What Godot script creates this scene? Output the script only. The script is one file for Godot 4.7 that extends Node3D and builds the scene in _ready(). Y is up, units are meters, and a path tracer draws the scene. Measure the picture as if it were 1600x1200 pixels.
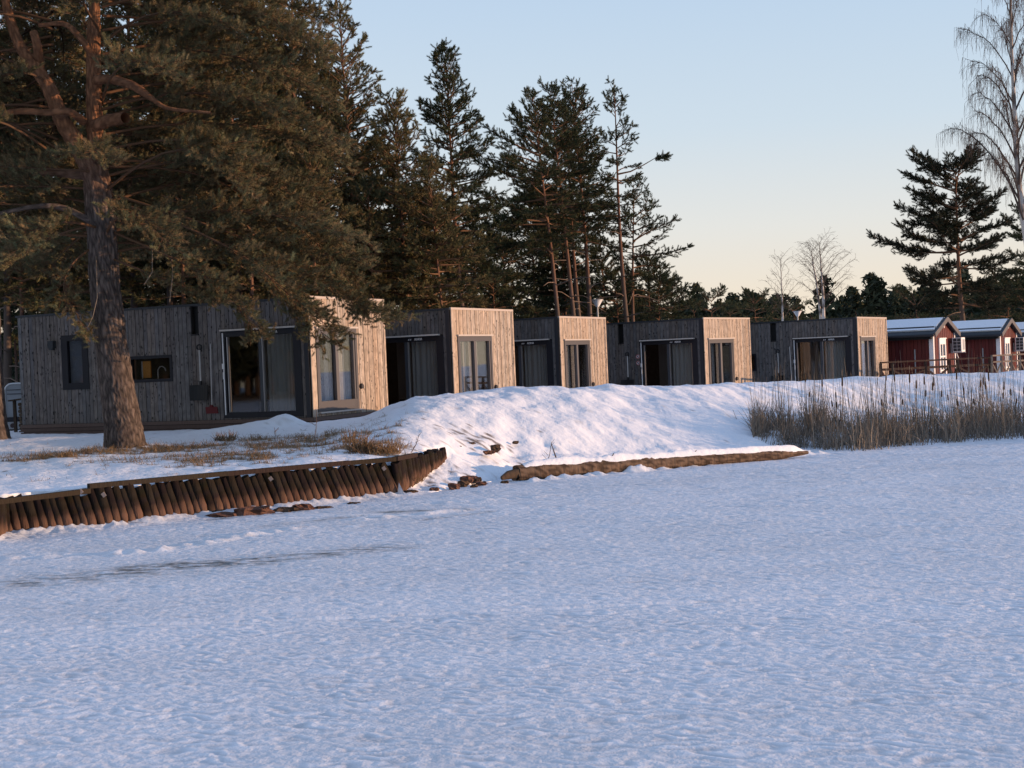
extends Node3D
# Winter lakeside at low sun: frozen lake, pile wall, snow bank, five timber cabins, pines behind.

const F := 2200.0          # focal length in pixels of a 1600 x 1200 frame
const EYE := Vector3(0, 2.3, 0)
var eye_turn: Basis
var names := {}
var rng := RandomNumberGenerator.new()
var noise := FastNoiseLite.new()
var M := {}
var tuft_near: ArrayMesh
var tuft_far: ArrayMesh
var WALL := [[-20.0, 20.4], [0.0, 21.2], [155.0, 21.8], [282.0, 22.7], [400.0, 23.5], [527.0, 24.4], [616.0, 25.2], [650.0, 26.2], [692.0, 27.6]]

# ------------------------------------------------------------------ mesh builder
class MB:
	var v := PackedVector3Array()
	var n := PackedVector3Array()
	var c := PackedColorArray()
	var uv := PackedVector2Array()
	var ix := PackedInt32Array()
	var uvo := Vector2.ZERO
	var col := Color(1, 1, 1)

	func quad(a: Vector3, b: Vector3, cc: Vector3, d: Vector3) -> void:   # counter-clockwise seen from outside
		var nn := (b - a).cross(d - a).normalized()
		var k := v.size()
		for p: Vector3 in [a, b, cc, d]:
			v.append(p)
			n.append(nn)
			c.append(col)
			uv.append(Vector2(p.x + p.z, p.y) + uvo)
		for q in [0, 2, 1, 0, 3, 2]:
			ix.append(k + q)

	func tri(a: Vector3, b: Vector3, cc: Vector3) -> void:
		var nn := (b - a).cross(cc - a).normalized()
		var k := v.size()
		for p: Vector3 in [a, b, cc]:
			v.append(p)
			n.append(nn)
			c.append(col)
			uv.append(Vector2(p.x + p.z, p.y) + uvo)
		for q in [0, 2, 1]:
			ix.append(k + q)

	func aabb(p: Vector3, q: Vector3) -> void:
		box(Transform3D(Basis.IDENTITY, (p + q) * 0.5), (q - p).abs())

	func box(t: Transform3D, size: Vector3) -> void:
		var h := size * 0.5
		var p := []
		for k in 8:
			p.append(t * Vector3(h.x if k & 1 else -h.x, h.y if k & 2 else -h.y, h.z if k & 4 else -h.z))
		quad(p[4], p[5], p[7], p[6])
		quad(p[1], p[0], p[2], p[3])
		quad(p[5], p[1], p[3], p[7])
		quad(p[0], p[4], p[6], p[2])
		quad(p[6], p[7], p[3], p[2])
		quad(p[0], p[1], p[5], p[4])

	func beam(a: Vector3, b: Vector3, w: float, h: float) -> void:      # a bar from a to b
		var d := b - a
		var z := d.normalized()
		var x := Vector3.UP.cross(z)
		x = x.normalized() if x.length() > 0.01 else Vector3.RIGHT
		box(Transform3D(Basis(x, z.cross(x), z), (a + b) * 0.5), Vector3(w, h, d.length()))

	func tube(pts: Array, rad: Array, sides: int, cols: Array = [], caps := true) -> void:
		var k0 := v.size()
		var u := Vector3.ZERO
		for k in pts.size():
			var p: Vector3 = pts[k]
			var t: Vector3 = (pts[mini(k + 1, pts.size() - 1)] - pts[maxi(k - 1, 0)]).normalized()
			if u == Vector3.ZERO:
				u = t.cross(Vector3(0.31, 0.2, 0.93)).normalized()
			u = (u - t * u.dot(t)).normalized()
			var w := t.cross(u)
			var cl: Color = cols[k] if cols.size() > k else col
			for j in sides:
				var a := TAU * j / sides
				var r := u * cos(a) + w * sin(a)
				v.append(p + r * rad[k])
				n.append(r)
				c.append(cl)
				uv.append(Vector2(float(j) / sides, p.y) + uvo)
		for k in pts.size() - 1:
			for j in sides:
				var a := k0 + k * sides + j
				var b := k0 + k * sides + (j + 1) % sides
				ix.append_array([a, a + sides, b, b, a + sides, b + sides])
		if caps:
			for e: int in [0, pts.size() - 1]:
				var t: Vector3 = pts[1] - pts[0] if e == 0 else pts[e] - pts[e - 1]
				t = -t.normalized() if e == 0 else t.normalized()
				var k1 := v.size()
				for j in sides:
					v.append(v[k0 + e * sides + j])
					n.append(t)
					c.append(c[k0 + e * sides + j])
					uv.append(Vector2.ZERO)
				for j in range(1, sides - 1):
					if e == 0:
						ix.append_array([k1, k1 + j, k1 + j + 1])
					else:
						ix.append_array([k1, k1 + j + 1, k1 + j])

	func smooth_normals() -> void:       # for grids that share vertices
		for k in n.size():
			n[k] = Vector3.ZERO
		for k in range(0, ix.size(), 3):
			var a := ix[k]
			var b := ix[k + 1]
			var d := ix[k + 2]
			var nn := (v[d] - v[a]).cross(v[b] - v[a])
			n[a] += nn
			n[b] += nn
			n[d] += nn
		for k in n.size():
			n[k] = n[k].normalized()

	func mesh() -> ArrayMesh:
		var a := []
		a.resize(Mesh.ARRAY_MAX)
		a[Mesh.ARRAY_VERTEX] = v
		a[Mesh.ARRAY_NORMAL] = n
		a[Mesh.ARRAY_COLOR] = c
		a[Mesh.ARRAY_TEX_UV] = uv
		a[Mesh.ARRAY_INDEX] = ix
		var m := ArrayMesh.new()
		m.add_surface_from_arrays(Mesh.PRIMITIVE_TRIANGLES, a)
		return m

# ------------------------------------------------------------------ scene tree helpers
func numbered(called: String) -> String:
	var k: int = names.get(called, -1) + 1
	names[called] = k
	return called if k == 0 else "%s_%03d" % [called, k]

func tag(o: Node, label: String, category: String, group := "") -> void:
	o.set_meta("label", label)
	o.set_meta("category", category)
	if group != "":
		o.set_meta("group", group)

func thing(called: String, label: String, category: String, where := Vector3.ZERO, turn := 0.0, group := "") -> Node3D:
	var o := Node3D.new()
	o.name = numbered(called)
	add_child(o, true)
	o.position = where
	o.rotation.y = turn
	tag(o, label, category, group)
	return o

func part(called: String, mb: MB, mat: Material, parent: Node) -> MeshInstance3D:
	return part_mesh(called, mb.mesh(), mat, parent)

func part_mesh(called: String, m: Mesh, mat: Material, parent: Node) -> MeshInstance3D:
	var o := MeshInstance3D.new()
	o.mesh = m
	o.material_override = mat
	if parent == self:
		o.name = numbered(called)
	else:
		var key := "%d/%s" % [parent.get_instance_id(), called]
		var k: int = names.get(key, -1) + 1
		names[key] = k
		o.name = called if k == 0 else "%s_%03d" % [called, k]
	parent.add_child(o, true)
	return o

func node_part(called: String, parent: Node) -> Node3D:
	var o := Node3D.new()
	o.name = called
	parent.add_child(o, true)
	return o

func copies(called: String, m: Mesh, mat: Material, buf: PackedFloat32Array, parent: Node) -> MultiMeshInstance3D:
	var mm := MultiMesh.new()
	mm.transform_format = MultiMesh.TRANSFORM_3D
	mm.use_colors = true
	mm.mesh = m
	mm.instance_count = buf.size() / 16
	mm.buffer = buf
	var o := MultiMeshInstance3D.new()
	o.multimesh = mm
	o.material_override = mat
	o.name = called if parent != self else numbered(called)
	parent.add_child(o, true)
	o.set_meta("kind", "stuff")
	return o

func put(buf: PackedFloat32Array, b: Basis, p: Vector3, cl: Color) -> void:
	buf.append_array(PackedFloat32Array([b.x.x, b.y.x, b.z.x, p.x, b.x.y, b.y.y, b.z.y, p.y, b.x.z, b.y.z, b.z.z, p.z, cl.r, cl.g, cl.b, 1.0]))

func structure(called: String, mb: MB, mat: Material) -> MeshInstance3D:
	var o := part(called, mb, mat, self)
	o.set_meta("kind", "structure")
	return o

# a point of the photograph at a given distance ahead, or on a level plane
func sight(px: float, py: float) -> Vector3:
	return eye_turn * Vector3((px - 800.0) / F, -(py - 600.0) / F, -1.0)

func at(px: float, py: float, d: float) -> Vector3:
	var r := sight(px, py)
	return EYE + r * (d / -r.z)

func level(px: float, py: float, h := 0.0) -> Vector3:
	var r := sight(px, py)
	return EYE + r * ((h - EYE.y) / r.y)

func rnd(a: float, b: float) -> float:
	return rng.randf_range(a, b)

func lerp_table(t: Array, x: float) -> float:
	if x <= t[0][0]:
		return t[0][1]
	for k in range(1, t.size()):
		if x <= t[k][0]:
			return lerpf(t[k - 1][1], t[k][1], (x - t[k - 1][0]) / (t[k][0] - t[k - 1][0]))
	return t[-1][1]

# ------------------------------------------------------------------ materials
func mat(called: String, color: Color, rough := 0.9, spec := 0.3) -> StandardMaterial3D:
	var m := StandardMaterial3D.new()
	m.resource_name = called
	m.albedo_color = Color(color.r, color.g, color.b).linear_to_srgb()
	m.roughness = rough
	m.metallic_specular = spec
	m.vertex_color_use_as_albedo = true
	M[called] = m
	return m

func bump(m: StandardMaterial3D, t: Texture2D, cm: float, scale: Vector3, world := true) -> void:
	m.heightmap_enabled = true
	m.heightmap_texture = t
	m.heightmap_scale = cm
	m.uv1_triplanar = true
	m.uv1_world_triplanar = world
	m.uv1_scale = scale

func tiled_noise(size: int, cells: int, octaves: int, sx: int, seed_: int) -> ImageTexture:
	# value noise on a lattice that wraps, so that the tile has no seam
	var g := RandomNumberGenerator.new()
	g.seed = seed_
	var sum := PackedFloat32Array()
	sum.resize(size * size)
	var amp := 0.5
	for o in octaves:
		var cx := cells * sx << o
		var cy := cells << o
		var lat := PackedFloat32Array()
		lat.resize(cx * cy)
		for k in lat.size():
			lat[k] = g.randf()
		for y in size:
			var fy := float(y) * cy / size
			var y0 := int(fy)
			var ty := fy - y0
			ty = ty * ty * (3.0 - 2.0 * ty)
			var r0 := (y0 % cy) * cx
			var r1 := ((y0 + 1) % cy) * cx
			for x in size:
				var fx := float(x) * cx / size
				var x0 := int(fx)
				var tx := fx - x0
				tx = tx * tx * (3.0 - 2.0 * tx)
				var xa := x0 % cx
				var xb := (x0 + 1) % cx
				sum[y * size + x] += amp * lerpf(lerpf(lat[r0 + xa], lat[r0 + xb], tx), lerpf(lat[r1 + xa], lat[r1 + xb], tx), ty)
		amp *= 0.55
	var data := PackedByteArray()
	data.resize(size * size)
	for k in data.size():
		data[k] = int(clampf(sum[k], 0, 1) * 255)
	return ImageTexture.create_from_image(Image.create_from_data(size, size, false, Image.FORMAT_L8, data))

func wood_image() -> ImageTexture:
	# grain that runs along v, with knots; 1 m of board width across, 2.4 m along
	var w := 512
	var h := 1024
	var im := Image.create(w, h, false, Image.FORMAT_RGB8)
	var f := FastNoiseLite.new()
	f.seed = 5
	f.frequency = 1.0
	f.fractal_octaves = 3
	var knots := []
	for k in 60:
		knots.append(Vector3(rnd(0, w), rnd(0, h), rnd(4, 9)))
	var data := PackedByteArray()
	data.resize(w * h * 3)
	for y in h:
		for x in w:
			var g := f.get_noise_2d(x * 0.09, y * 0.004) * 0.5 + f.get_noise_2d(x * 0.32 + 70, y * 0.012) * 0.35
			var b := f.get_noise_2d(x * 0.012 + 500, y * 0.008)
			var t := 0.80 + 0.2 * g + 0.13 * b
			var k := (y * w + x) * 3
			data[k] = int(clampf(t, 0, 1) * 255)
			data[k + 1] = int(clampf(t * (0.985 - 0.03 * g), 0, 1) * 255)
			data[k + 2] = int(clampf(t * (0.97 - 0.05 * g), 0, 1) * 255)
	for q: Vector3 in knots:
		for y in range(int(q.y - q.z * 3), int(q.y + q.z * 3)):
			for x in range(int(q.x - q.z * 1.4), int(q.x + q.z * 1.4)):
				var e := Vector2((x - q.x) / q.z, (y - q.y) / (q.z * 1.7)).length()
				if e < 1.3:
					var k := (posmod(y, h) * w + posmod(x, w)) * 3
					var s := lerpf(0.36, 1.0, clampf((e - 0.45) / 0.85, 0, 1))
					for j in 3:
						data[k + j] = int(data[k + j] * s)
	im = Image.create_from_data(w, h, false, Image.FORMAT_RGB8, data)
	return ImageTexture.create_from_image(im)

func make_materials() -> void:
	var fine := tiled_noise(512, 12, 4, 1, 3)
	var streak := tiled_noise(512, 14, 3, 1, 4)
	var m := mat("snow", Color(0.87, 0.885, 0.905), 0.75, 0.35)
	bump(m, fine, 2.2, Vector3(0.9, 0.9, 0.9))
	m = mat("ice_snow", Color(0.84, 0.86, 0.885), 0.7, 0.35)
	bump(m, fine, 1.2, Vector3(1.3, 1.3, 1.3))
	mat("bark", Color(1, 1, 1), 0.95, 0.2)
	bump(M.bark, streak, 2.0, Vector3(1.6, 0.7, 1.6))
	mat("limb", Color(1, 1, 1), 0.95, 0.2)
	m = mat("needles", Color(1, 1, 1), 0.7, 0.25)
	m.backlight_enabled = true
	m.backlight = Color(0.25, 0.27, 0.14)
	m = mat("dry_stalk", Color(1, 1, 1), 0.9, 0.2)
	m.backlight_enabled = true
	m.backlight = Color(0.25, 0.22, 0.16)
	m = mat("board", Color(1, 1, 1), 0.85, 0.25)
	m.albedo_texture = wood_image()
	m.uv1_scale = Vector3(1.0, 0.42, 1.0)
	mat("paint", Color(1, 1, 1), 0.55, 0.4)
	mat("matt", Color(1, 1, 1), 0.95, 0.2)
	m = mat("metal", Color(1, 1, 1), 0.4, 0.5)
	m.metallic = 0.7
	mat("cloth", Color(1, 1, 1), 1.0, 0.1)
	M.cloth.backlight_enabled = true
	M.cloth.backlight = Color(0.3, 0.3, 0.3)
	m = mat("rock", Color(1, 1, 1), 0.9, 0.25)
	bump(m, fine, 3.0, Vector3(2.5, 2.5, 2.5))
	m = mat("timber", Color(1, 1, 1), 0.9, 0.25)
	bump(m, streak, 1.6, Vector3(3.5, 0.5, 3.5))
	m = StandardMaterial3D.new()
	m.resource_name = "glass"
	m.albedo_color = Color(0.03, 0.033, 0.036, 0.14)
	m.transparency = BaseMaterial3D.TRANSPARENCY_ALPHA
	m.roughness = 0.02
	m.metallic_specular = 0.72
	M.glass = m
	m = m.duplicate()
	m.resource_name = "tinted_glass"
	m.albedo_color = Color(0.02, 0.024, 0.028, 0.24)
	M.tinted = m

# ------------------------------------------------------------------ needle tufts
func make_tuft(n: int, shoot: float, len_: float, width: float) -> ArrayMesh:
	# a shoot along +y with needles all round it
	var mb := MB.new()
	for k in n:
		var s := float(k) / n
		var a := k * 2.399
		var lift := lerpf(0.95, 0.35, s) + rnd(-0.2, 0.2)
		var dir := Vector3(cos(a) * sin(lift), cos(lift), sin(a) * sin(lift)).normalized()
		var p := Vector3(0, s * shoot, 0)
		var side := dir.cross(Vector3(rnd(-1, 1), rnd(-1, 1), rnd(-1, 1))).normalized() * width * 0.5
		var l := len_ * rnd(0.75, 1.15)
		mb.col = Color(1, 1, 1) * rnd(0.75, 1.2)
		mb.tri(p - side, p + side, p + dir * l)
	mb.col = Color(0.9, 0.7, 0.6)
	var r := width * 0.55
	mb.tri(Vector3(-r, 0, 0), Vector3(r, 0, 0), Vector3(0, shoot, 0))
	return mb.mesh()

func aim(dir: Vector3, scale: float) -> Basis:
	var y := dir.normalized()
	var x := y.cross(Vector3(rnd(-1, 1), rnd(-1, 1), rnd(-1, 1))).normalized()
	return Basis(x * scale, y * scale, x.cross(y) * scale)

func jitter(s: float) -> Vector3:
	return Vector3(rnd(-s, s), rnd(-s, s), rnd(-s, s))

# a limb with side shoots and needles. pts: path of the limb, r0: radius at its root
func limb(mb: MB, buf: PackedFloat32Array, pts: Array, r0: float, o: Dictionary) -> void:
	var n := pts.size()
	var total := 0.0
	for k in n - 1:
		total += (pts[k + 1] - pts[k]).length()
	var rad := []
	var cols := []
	for k in n:
		var s := float(k) / (n - 1)
		rad.append(maxf(r0 * (1.0 - 0.85 * s), 0.006))
		cols.append(Color(0.17, 0.095, 0.055).lerp(Color(0.12, 0.09, 0.06), s) * o.get("bark", 1.0))
	mb.tube(pts, rad, 5, cols, false)
	var per: float = o.get("side", 6.5)
	var from: float = o.get("from", 0.28)
	var ts: float = o.get("tuft", 1.0)
	var step: float = o.get("step", 0.095)
	var green: Color = o.get("green", Color(0.06, 0.066, 0.03))
	var cnt := int(total * per)
	for k in cnt:
		var s := from + (1.0 - from) * (k + rng.randf()) / cnt
		var fk := s * (n - 1)
		var i := mini(int(fk), n - 2)
		var p: Vector3 = pts[i].lerp(pts[i + 1], fk - i)
		var t: Vector3 = (pts[i + 1] - pts[i]).normalized()
		var side := t.cross(Vector3.UP).normalized() * (1.0 if k % 2 else -1.0)
		var dir = (t * rnd(0.4, 1.0) + side * rnd(0.3, 1.0) + Vector3.UP * (rnd(-0.25, 0.35) + o.get("lift", 0.0))).normalized()
		var bl: float = minf(total * o.get("reach", 0.34), 1.5) * (1.15 - 0.75 * s) * rnd(0.6, 1.25)
		var q = p + dir * bl + Vector3.UP * bl * o.get("hang", -0.08)
		mb.tube([p, (p + q) * 0.5 + Vector3.UP * bl * 0.06, q], [maxf(r0 * 0.22, 0.008), 0.007, 0.004], 3, [cols[0], cols[0], cols[0]], false)
		var tn := maxi(2, int(bl / step))
		var shade := rnd(0.7, 1.25)
		for j in tn:
			var e := lerpf(0.25, 1.0, (j + rng.randf() * 0.8) / tn)
			var pp := p.lerp(q, e) + jitter(0.05 + 0.25 * step)
			var cl := green * (shade * rnd(0.75, 1.25))
			cl.r *= rnd(0.85, 1.3)
			put(buf, aim(dir + Vector3.UP * o.get("up", 0.3) + jitter(0.8), ts * rnd(0.75, 1.2)), pp, cl)
	for j in 3:
		put(buf, aim(pts[n - 1] - pts[n - 2] + jitter(0.3), ts), pts[n - 1], green)

# a pine with whorls of limbs
func pine(called: String, label: String, base: Vector3, top: Vector3, crown_y: float, radius: float, o: Dictionary, group := "") -> Node3D:
	rng.seed = int(o.get("seed", 1)) * 7919 + 13
	var t := thing(called, label, "tree", base, 0.0, group)
	var up := top - base
	var h := up.y
	var r0: float = o.get("r", 0.0078 * h + 0.035)
	var pts := []
	var rad := []
	var cols := []
	var n := 14
	var wob := Vector3(rnd(-1, 1), 0, rnd(-1, 1)) * 0.012 * h
	for k in n + 1:
		var s := float(k) / n
		pts.append(up * s + wob * sin(s * PI * 1.3) + Vector3(0, -0.3 if k == 0 else 0.0, 0))
		rad.append(r0 * (1.0 - 0.92 * pow(s, 0.9)) * (1.25 if k == 0 else 1.0))
		cols.append(Color(0.13, 0.10, 0.085).lerp(Color(0.17, 0.09, 0.06), smoothstep(0.25, 0.55, s)) * rnd(0.85, 1.1))
	var tm := MB.new()
	tm.tube(pts, rad, 9, cols, false)
	part("trunk", tm, M.limb, t)
	var mb := MB.new()
	var buf := PackedFloat32Array()
	var cb := crown_y - base.y
	var y := cb
	var az := rnd(0, TAU)
	var gap: float = o.get("gap", 0.46)
	var droop: float = o.get("droop", 0.32)
	var bias: Vector3 = o.get("bias", Vector3.ZERO)
	while y < h - 0.15:
		var rel := (y - cb) / (h - cb)
		var prof := pow(1.0 - rel, o.get("taper", 0.7)) * (0.7 + 0.3 * smoothstep(0.0, 0.3, rel)) + 0.06
		var wh: int = 5 if rel < 0.85 else 4
		for k in wh:
			az += TAU / wh + rnd(-0.4, 0.4)
			if rng.randf() < o.get("skip", 0.12):
				continue
			var hd := Vector3(cos(az), 0, sin(az))
			var ln: float = radius * prof * rnd(0.7, 1.2) * (1.0 + bias.dot(hd))
			if ln < 0.15:
				ln = 0.15
			var pitch := lerpf(o.get("low", 0.12), o.get("tip", 1.0), pow(rel, 1.6)) + rnd(-0.15, 0.15)
			var y0 := y + rnd(-0.2, 0.2)
			var s0 := clampf(y0 / h, 0, 0.995) * n
			var i0 := mini(int(s0), n - 1)
			var root: Vector3 = pts[i0].lerp(pts[i0 + 1], s0 - i0)
			var lp := []
			var kink := jitter(0.08 * ln)
			for i in 6:
				var s := i / 5.0
				lp.append(root + hd * ln * s * cos(pitch) + Vector3.UP * ln * (s * sin(pitch) - droop * s * s * (1.0 - rel) + 0.16 * s * s * s) + kink * sin(s * PI))
			limb(mb, buf, lp, 0.014 * ln + 0.014, o)
		y += gap * rnd(0.75, 1.25) * (1.0 - 0.35 * rel)
	# dead snags below the crown
	for k in int(o.get("snags", 5)):
		var yy := rnd(maxf(0.35 * cb, 1.0), maxf(cb, 1.5))
		var s0 := yy / h * n
		var root: Vector3 = pts[int(s0)].lerp(pts[int(s0) + 1], s0 - int(s0))
		var a := rnd(0, TAU)
		var l := rnd(0.5, 1.5) * minf(radius, 2.0) * 0.6
		var hd := Vector3(cos(a), rnd(-0.2, 0.35), sin(a))
		mb.tube([root, root + hd * l * 0.5 + jitter(0.06), root + hd * l + Vector3(0, -0.12 * l, 0)], [0.028, 0.018, 0.006], 4, [Color(0.2, 0.15, 0.12), Color(0.2, 0.15, 0.12), Color(0.2, 0.16, 0.13)], false)
	part("limbs", mb, M.limb, t).set_meta("kind", "stuff")
	copies("crown", tuft_far, M.needles, buf, t)
	return t

# ------------------------------------------------------------------ the lie of the land
var COLS := []
func column_of(x: float, d: float) -> float:
	return 800.0 + x / d * F

func make_columns() -> void:
	# image column -> [shore distance, [[distance, height] ...]]
	COLS = [
		[-300.0, [[19.6, 0.56], [21.0, 0.62], [30.0, 0.76], [36.0, 0.85], [42.0, 0.85], [60.0, 0.8]]],
		[0.0, [[21.46, 0.58], [22.2, 0.62], [30.0, 0.76], [36.0, 0.86], [42.0, 0.85], [60.0, 0.8]]],
		[200.0, [[22.32, 0.59], [23.0, 0.62], [30.0, 0.77], [34.0, 0.87], [40.0, 0.85], [60.0, 0.75]]],
		[400.0, [[23.78, 0.61], [24.4, 0.65], [30.0, 0.83], [33.2, 0.98], [35.5, 0.88], [60.0, 0.7]]],
		[480.0, [[24.32, 0.62], [25.0, 0.68], [30.0, 0.86], [33.5, 1.0], [36.0, 0.9], [60.0, 0.7]]],
		[560.0, [[24.98, 0.63], [26.0, 0.72], [28.5, 0.92], [31.0, 1.04], [33.5, 1.12], [36.5, 0.98], [60.0, 0.65]]],
		[616.0, [[25.45, 0.6], [26.6, 0.74], [29.0, 1.05], [31.5, 1.3], [33.2, 1.44], [36.5, 1.15], [41.0, 0.8], [60.0, 0.6]]],
		[617.0, [[23.55, -0.06], [25.2, -0.03], [25.42, 0.02], [25.55, 0.6], [26.6, 0.74], [29.0, 1.05], [31.5, 1.3], [33.2, 1.44], [36.5, 1.15], [41.0, 0.8], [60.0, 0.6]]],
		[650.0, [[24.55, -0.05], [25.6, 0.0], [26.2, 0.16], [26.42, 0.18], [26.55, 0.62], [29.0, 1.0], [31.0, 1.34], [33.2, 1.6], [36.5, 1.35], [41.0, 0.8], [60.0, 0.55]]],
		[692.0, [[25.85, -0.03], [26.4, 0.1], [27.5, 0.38], [27.7, 0.42], [27.85, 0.62], [29.3, 0.9], [31.2, 1.36], [33.4, 1.68], [36.8, 1.4], [41.5, 0.75], [60.0, 0.55]]],
		[700.0, [[26.0, -0.02], [27.0, 0.24], [27.8, 0.48], [29.3, 0.88], [31.2, 1.36], [33.4, 1.68], [36.8, 1.4], [41.5, 0.75], [60.0, 0.55]]],
		[760.0, [[27.0, 0.0], [28.2, 0.3], [29.7, 0.78], [31.7, 1.34], [33.7, 1.71], [37.0, 1.45], [42.0, 0.7], [60.0, 0.55]]],
		[800.0, [[28.3, 0.02], [29.2, 0.28], [31.0, 0.92], [32.6, 1.42], [33.9, 1.69], [37.0, 1.45], [43.0, 0.65], [60.0, 0.55]]],
		[950.0, [[29.8, 0.02], [30.8, 0.3], [32.7, 0.9], [34.4, 1.35], [35.7, 1.58], [38.5, 1.4], [45.0, 0.6], [60.0, 0.5]]],
		[1180.0, [[32.2, 0.02], [33.4, 0.25], [35.7, 0.8], [37.8, 1.18], [39.6, 1.38], [42.5, 1.3], [49.0, 0.5], [70.0, 0.5]]],
		[1400.0, [[35.5, 0.02], [37.5, 0.25], [40.5, 0.8], [43.0, 1.16], [45.0, 1.31], [48.0, 1.2], [53.0, 0.6], [70.0, 0.5]]],
		[1600.0, [[36.5, 0.02], [38.5, 0.25], [42.0, 0.8], [45.5, 1.14], [47.5, 1.24], [52.0, 1.05], [58.0, 0.6], [75.0, 0.5]]],
		[1900.0, [[38.0, 0.02], [40.0, 0.25], [44.0, 0.8], [47.5, 1.1], [49.5, 1.2], [54.0, 1.0], [60.0, 0.6], [80.0, 0.5]]],
	]

func bank_raw(u: float, d: float) -> float:
	var k := 0
	while k < COLS.size() - 2 and u > COLS[k + 1][0]:
		k += 1
	var s := clampf((u - COLS[k][0]) / (COLS[k + 1][0] - COLS[k][0]), 0, 1)
	var a: Array = COLS[k][1]
	var b: Array = COLS[k + 1][1]
	var shore := lerpf(a[0][0], b[0][0], s)
	var over := d - shore
	if over < 0.0:
		return -0.25 + maxf(over, -1.0) * 0.3
	return lerpf(lerp_table(a, a[0][0] + over), lerp_table(b, b[0][0] + over), s)

func bump_at(x: float, d: float, c: Vector3, r: float, h: float) -> float:
	var e := Vector2(x - c.x, d + c.z).length_squared() / (r * r)
	return h * exp(-e * 2.0) if e < 4.0 else 0.0

var heaps := []
func bank(x: float, d: float) -> float:
	var u := column_of(x, d)
	# the mean of a few samples keeps the crest round
	var h := bank_raw(u, d)
	if h > 0.1 and u > 705.0:
		h = (h * 2.0 + bank_raw(u, d - 0.5) * float(bank_raw(u, d - 0.5) > 0.1) + bank_raw(u, d + 0.5) + h * float(bank_raw(u, d - 0.5) <= 0.1)) / 4.0
	if h < -0.1:
		return h
	var berm := smoothstep(560.0, 760.0, u)
	h += noise.get_noise_2d(x * 16.0, d * 16.0) * 0.055 * (0.6 + berm)
	h += noise.get_noise_2d(x * 70.0 + 300.0, d * 45.0 + x * 30.0) * (0.016 + 0.022 * berm)
	h += noise.get_noise_2d(x * 190.0 + 900.0, d * 190.0) * (0.011 + 0.008 * berm)
	for q in heaps:
		h += bump_at(x, d, q[0], q[1], q[2])
	return h

func bareness(x: float, d: float) -> float:      # how much dry grass shows through the snow
	var u := column_of(x, d)
	var over := 0.0
	for q in [[185.0, 29.4, 230.0, 0.9, 1.0], [290.0, 29.6, 70.0, 0.55, 1.3], [70.0, 28.4, 95.0, 0.5, 1.1], [460.0, 28.8, 170.0, 2.3, 0.76], [350.0, 26.6, 210.0, 1.9, 0.74], [560.0, 27.0, 70.0, 0.7, 1.1], [180.0, 27.2, 120.0, 0.6, 0.5], [395.0, 30.6, 70.0, 0.6, 0.8], [590.0, 26.2, 45.0, 0.5, 1.1], [330.0, 29.9, 90.0, 0.4, 0.7]]:
		var e := Vector2((u - q[0]) / q[2], (d - q[1]) / q[3]).length_squared()
		over = maxf(over, q[4] * exp(-e * 1.2))
	var g := noise.get_noise_2d(x * 60.0 + 40.0, d * 90.0) * 0.55 + noise.get_noise_2d(x * 220.0, d * 260.0 + 77.0) * 0.5
	return clampf((over + g * 0.75 - 0.42) * 2.4, 0.0, 1.0)

func patch(mb: MB, d0: float, d1: float, step: float, u0: float, u1: float, hf: Callable, cf: Callable, low: float) -> void:
	# a sheet on a square grid of the ground that covers the view and some metres beside it
	var rows := int((d1 - d0) / step) + 1
	var starts := []
	var firsts := []
	var counts := []
	for i in rows:
		var d := d0 + i * step
		var a := int(floor(((u0 - 800.0) / F * d) / step)) - 6
		var b := int(ceil(((u1 - 800.0) / F * d) / step)) + 6
		starts.append(mb.v.size())
		firsts.append(a)
		counts.append(b - a + 1)
		for k in range(a, b + 1):
			var x := k * step
			var h: float = hf.call(x, d)
			if low > -90.0 and (i == 0 or i == rows - 1 or k == a or k == b):
				h = low
			mb.v.append(Vector3(x, h, -d))
			mb.n.append(Vector3.UP)
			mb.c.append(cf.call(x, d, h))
			mb.uv.append(Vector2(x, d))
	for i in rows - 1:
		for k in range(maxi(firsts[i], firsts[i + 1]), mini(firsts[i] + counts[i], firsts[i + 1] + counts[i + 1]) - 1):
			var p: int = starts[i] + k - firsts[i]
			var q: int = starts[i + 1] + k - firsts[i + 1]
			mb.ix.append_array([p, q, p + 1, p + 1, q, q + 1])
	mb.smooth_normals()

var wall_line: Array = []      # [x, d] along the foot of the pile wall
func wall_gap(x: float, d: float) -> float:
	var best := 99.0
	for k in wall_line.size() - 1:
		var c := Geometry2D.get_closest_point_to_segment(Vector2(x, d), wall_line[k], wall_line[k + 1])
		best = minf(best, c.distance_to(Vector2(x, d)))
	return best

var ridges := []
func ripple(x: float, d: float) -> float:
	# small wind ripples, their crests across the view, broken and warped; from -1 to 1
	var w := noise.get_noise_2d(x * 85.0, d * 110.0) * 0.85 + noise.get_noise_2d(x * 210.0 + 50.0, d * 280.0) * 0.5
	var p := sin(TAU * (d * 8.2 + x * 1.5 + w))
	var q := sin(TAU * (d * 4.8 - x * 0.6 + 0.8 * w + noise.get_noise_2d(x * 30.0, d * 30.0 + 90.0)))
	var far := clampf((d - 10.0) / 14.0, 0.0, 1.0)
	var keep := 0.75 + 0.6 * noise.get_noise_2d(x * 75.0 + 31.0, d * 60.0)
	return lerpf(p, q, 0.25 + 0.5 * far) * keep

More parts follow.
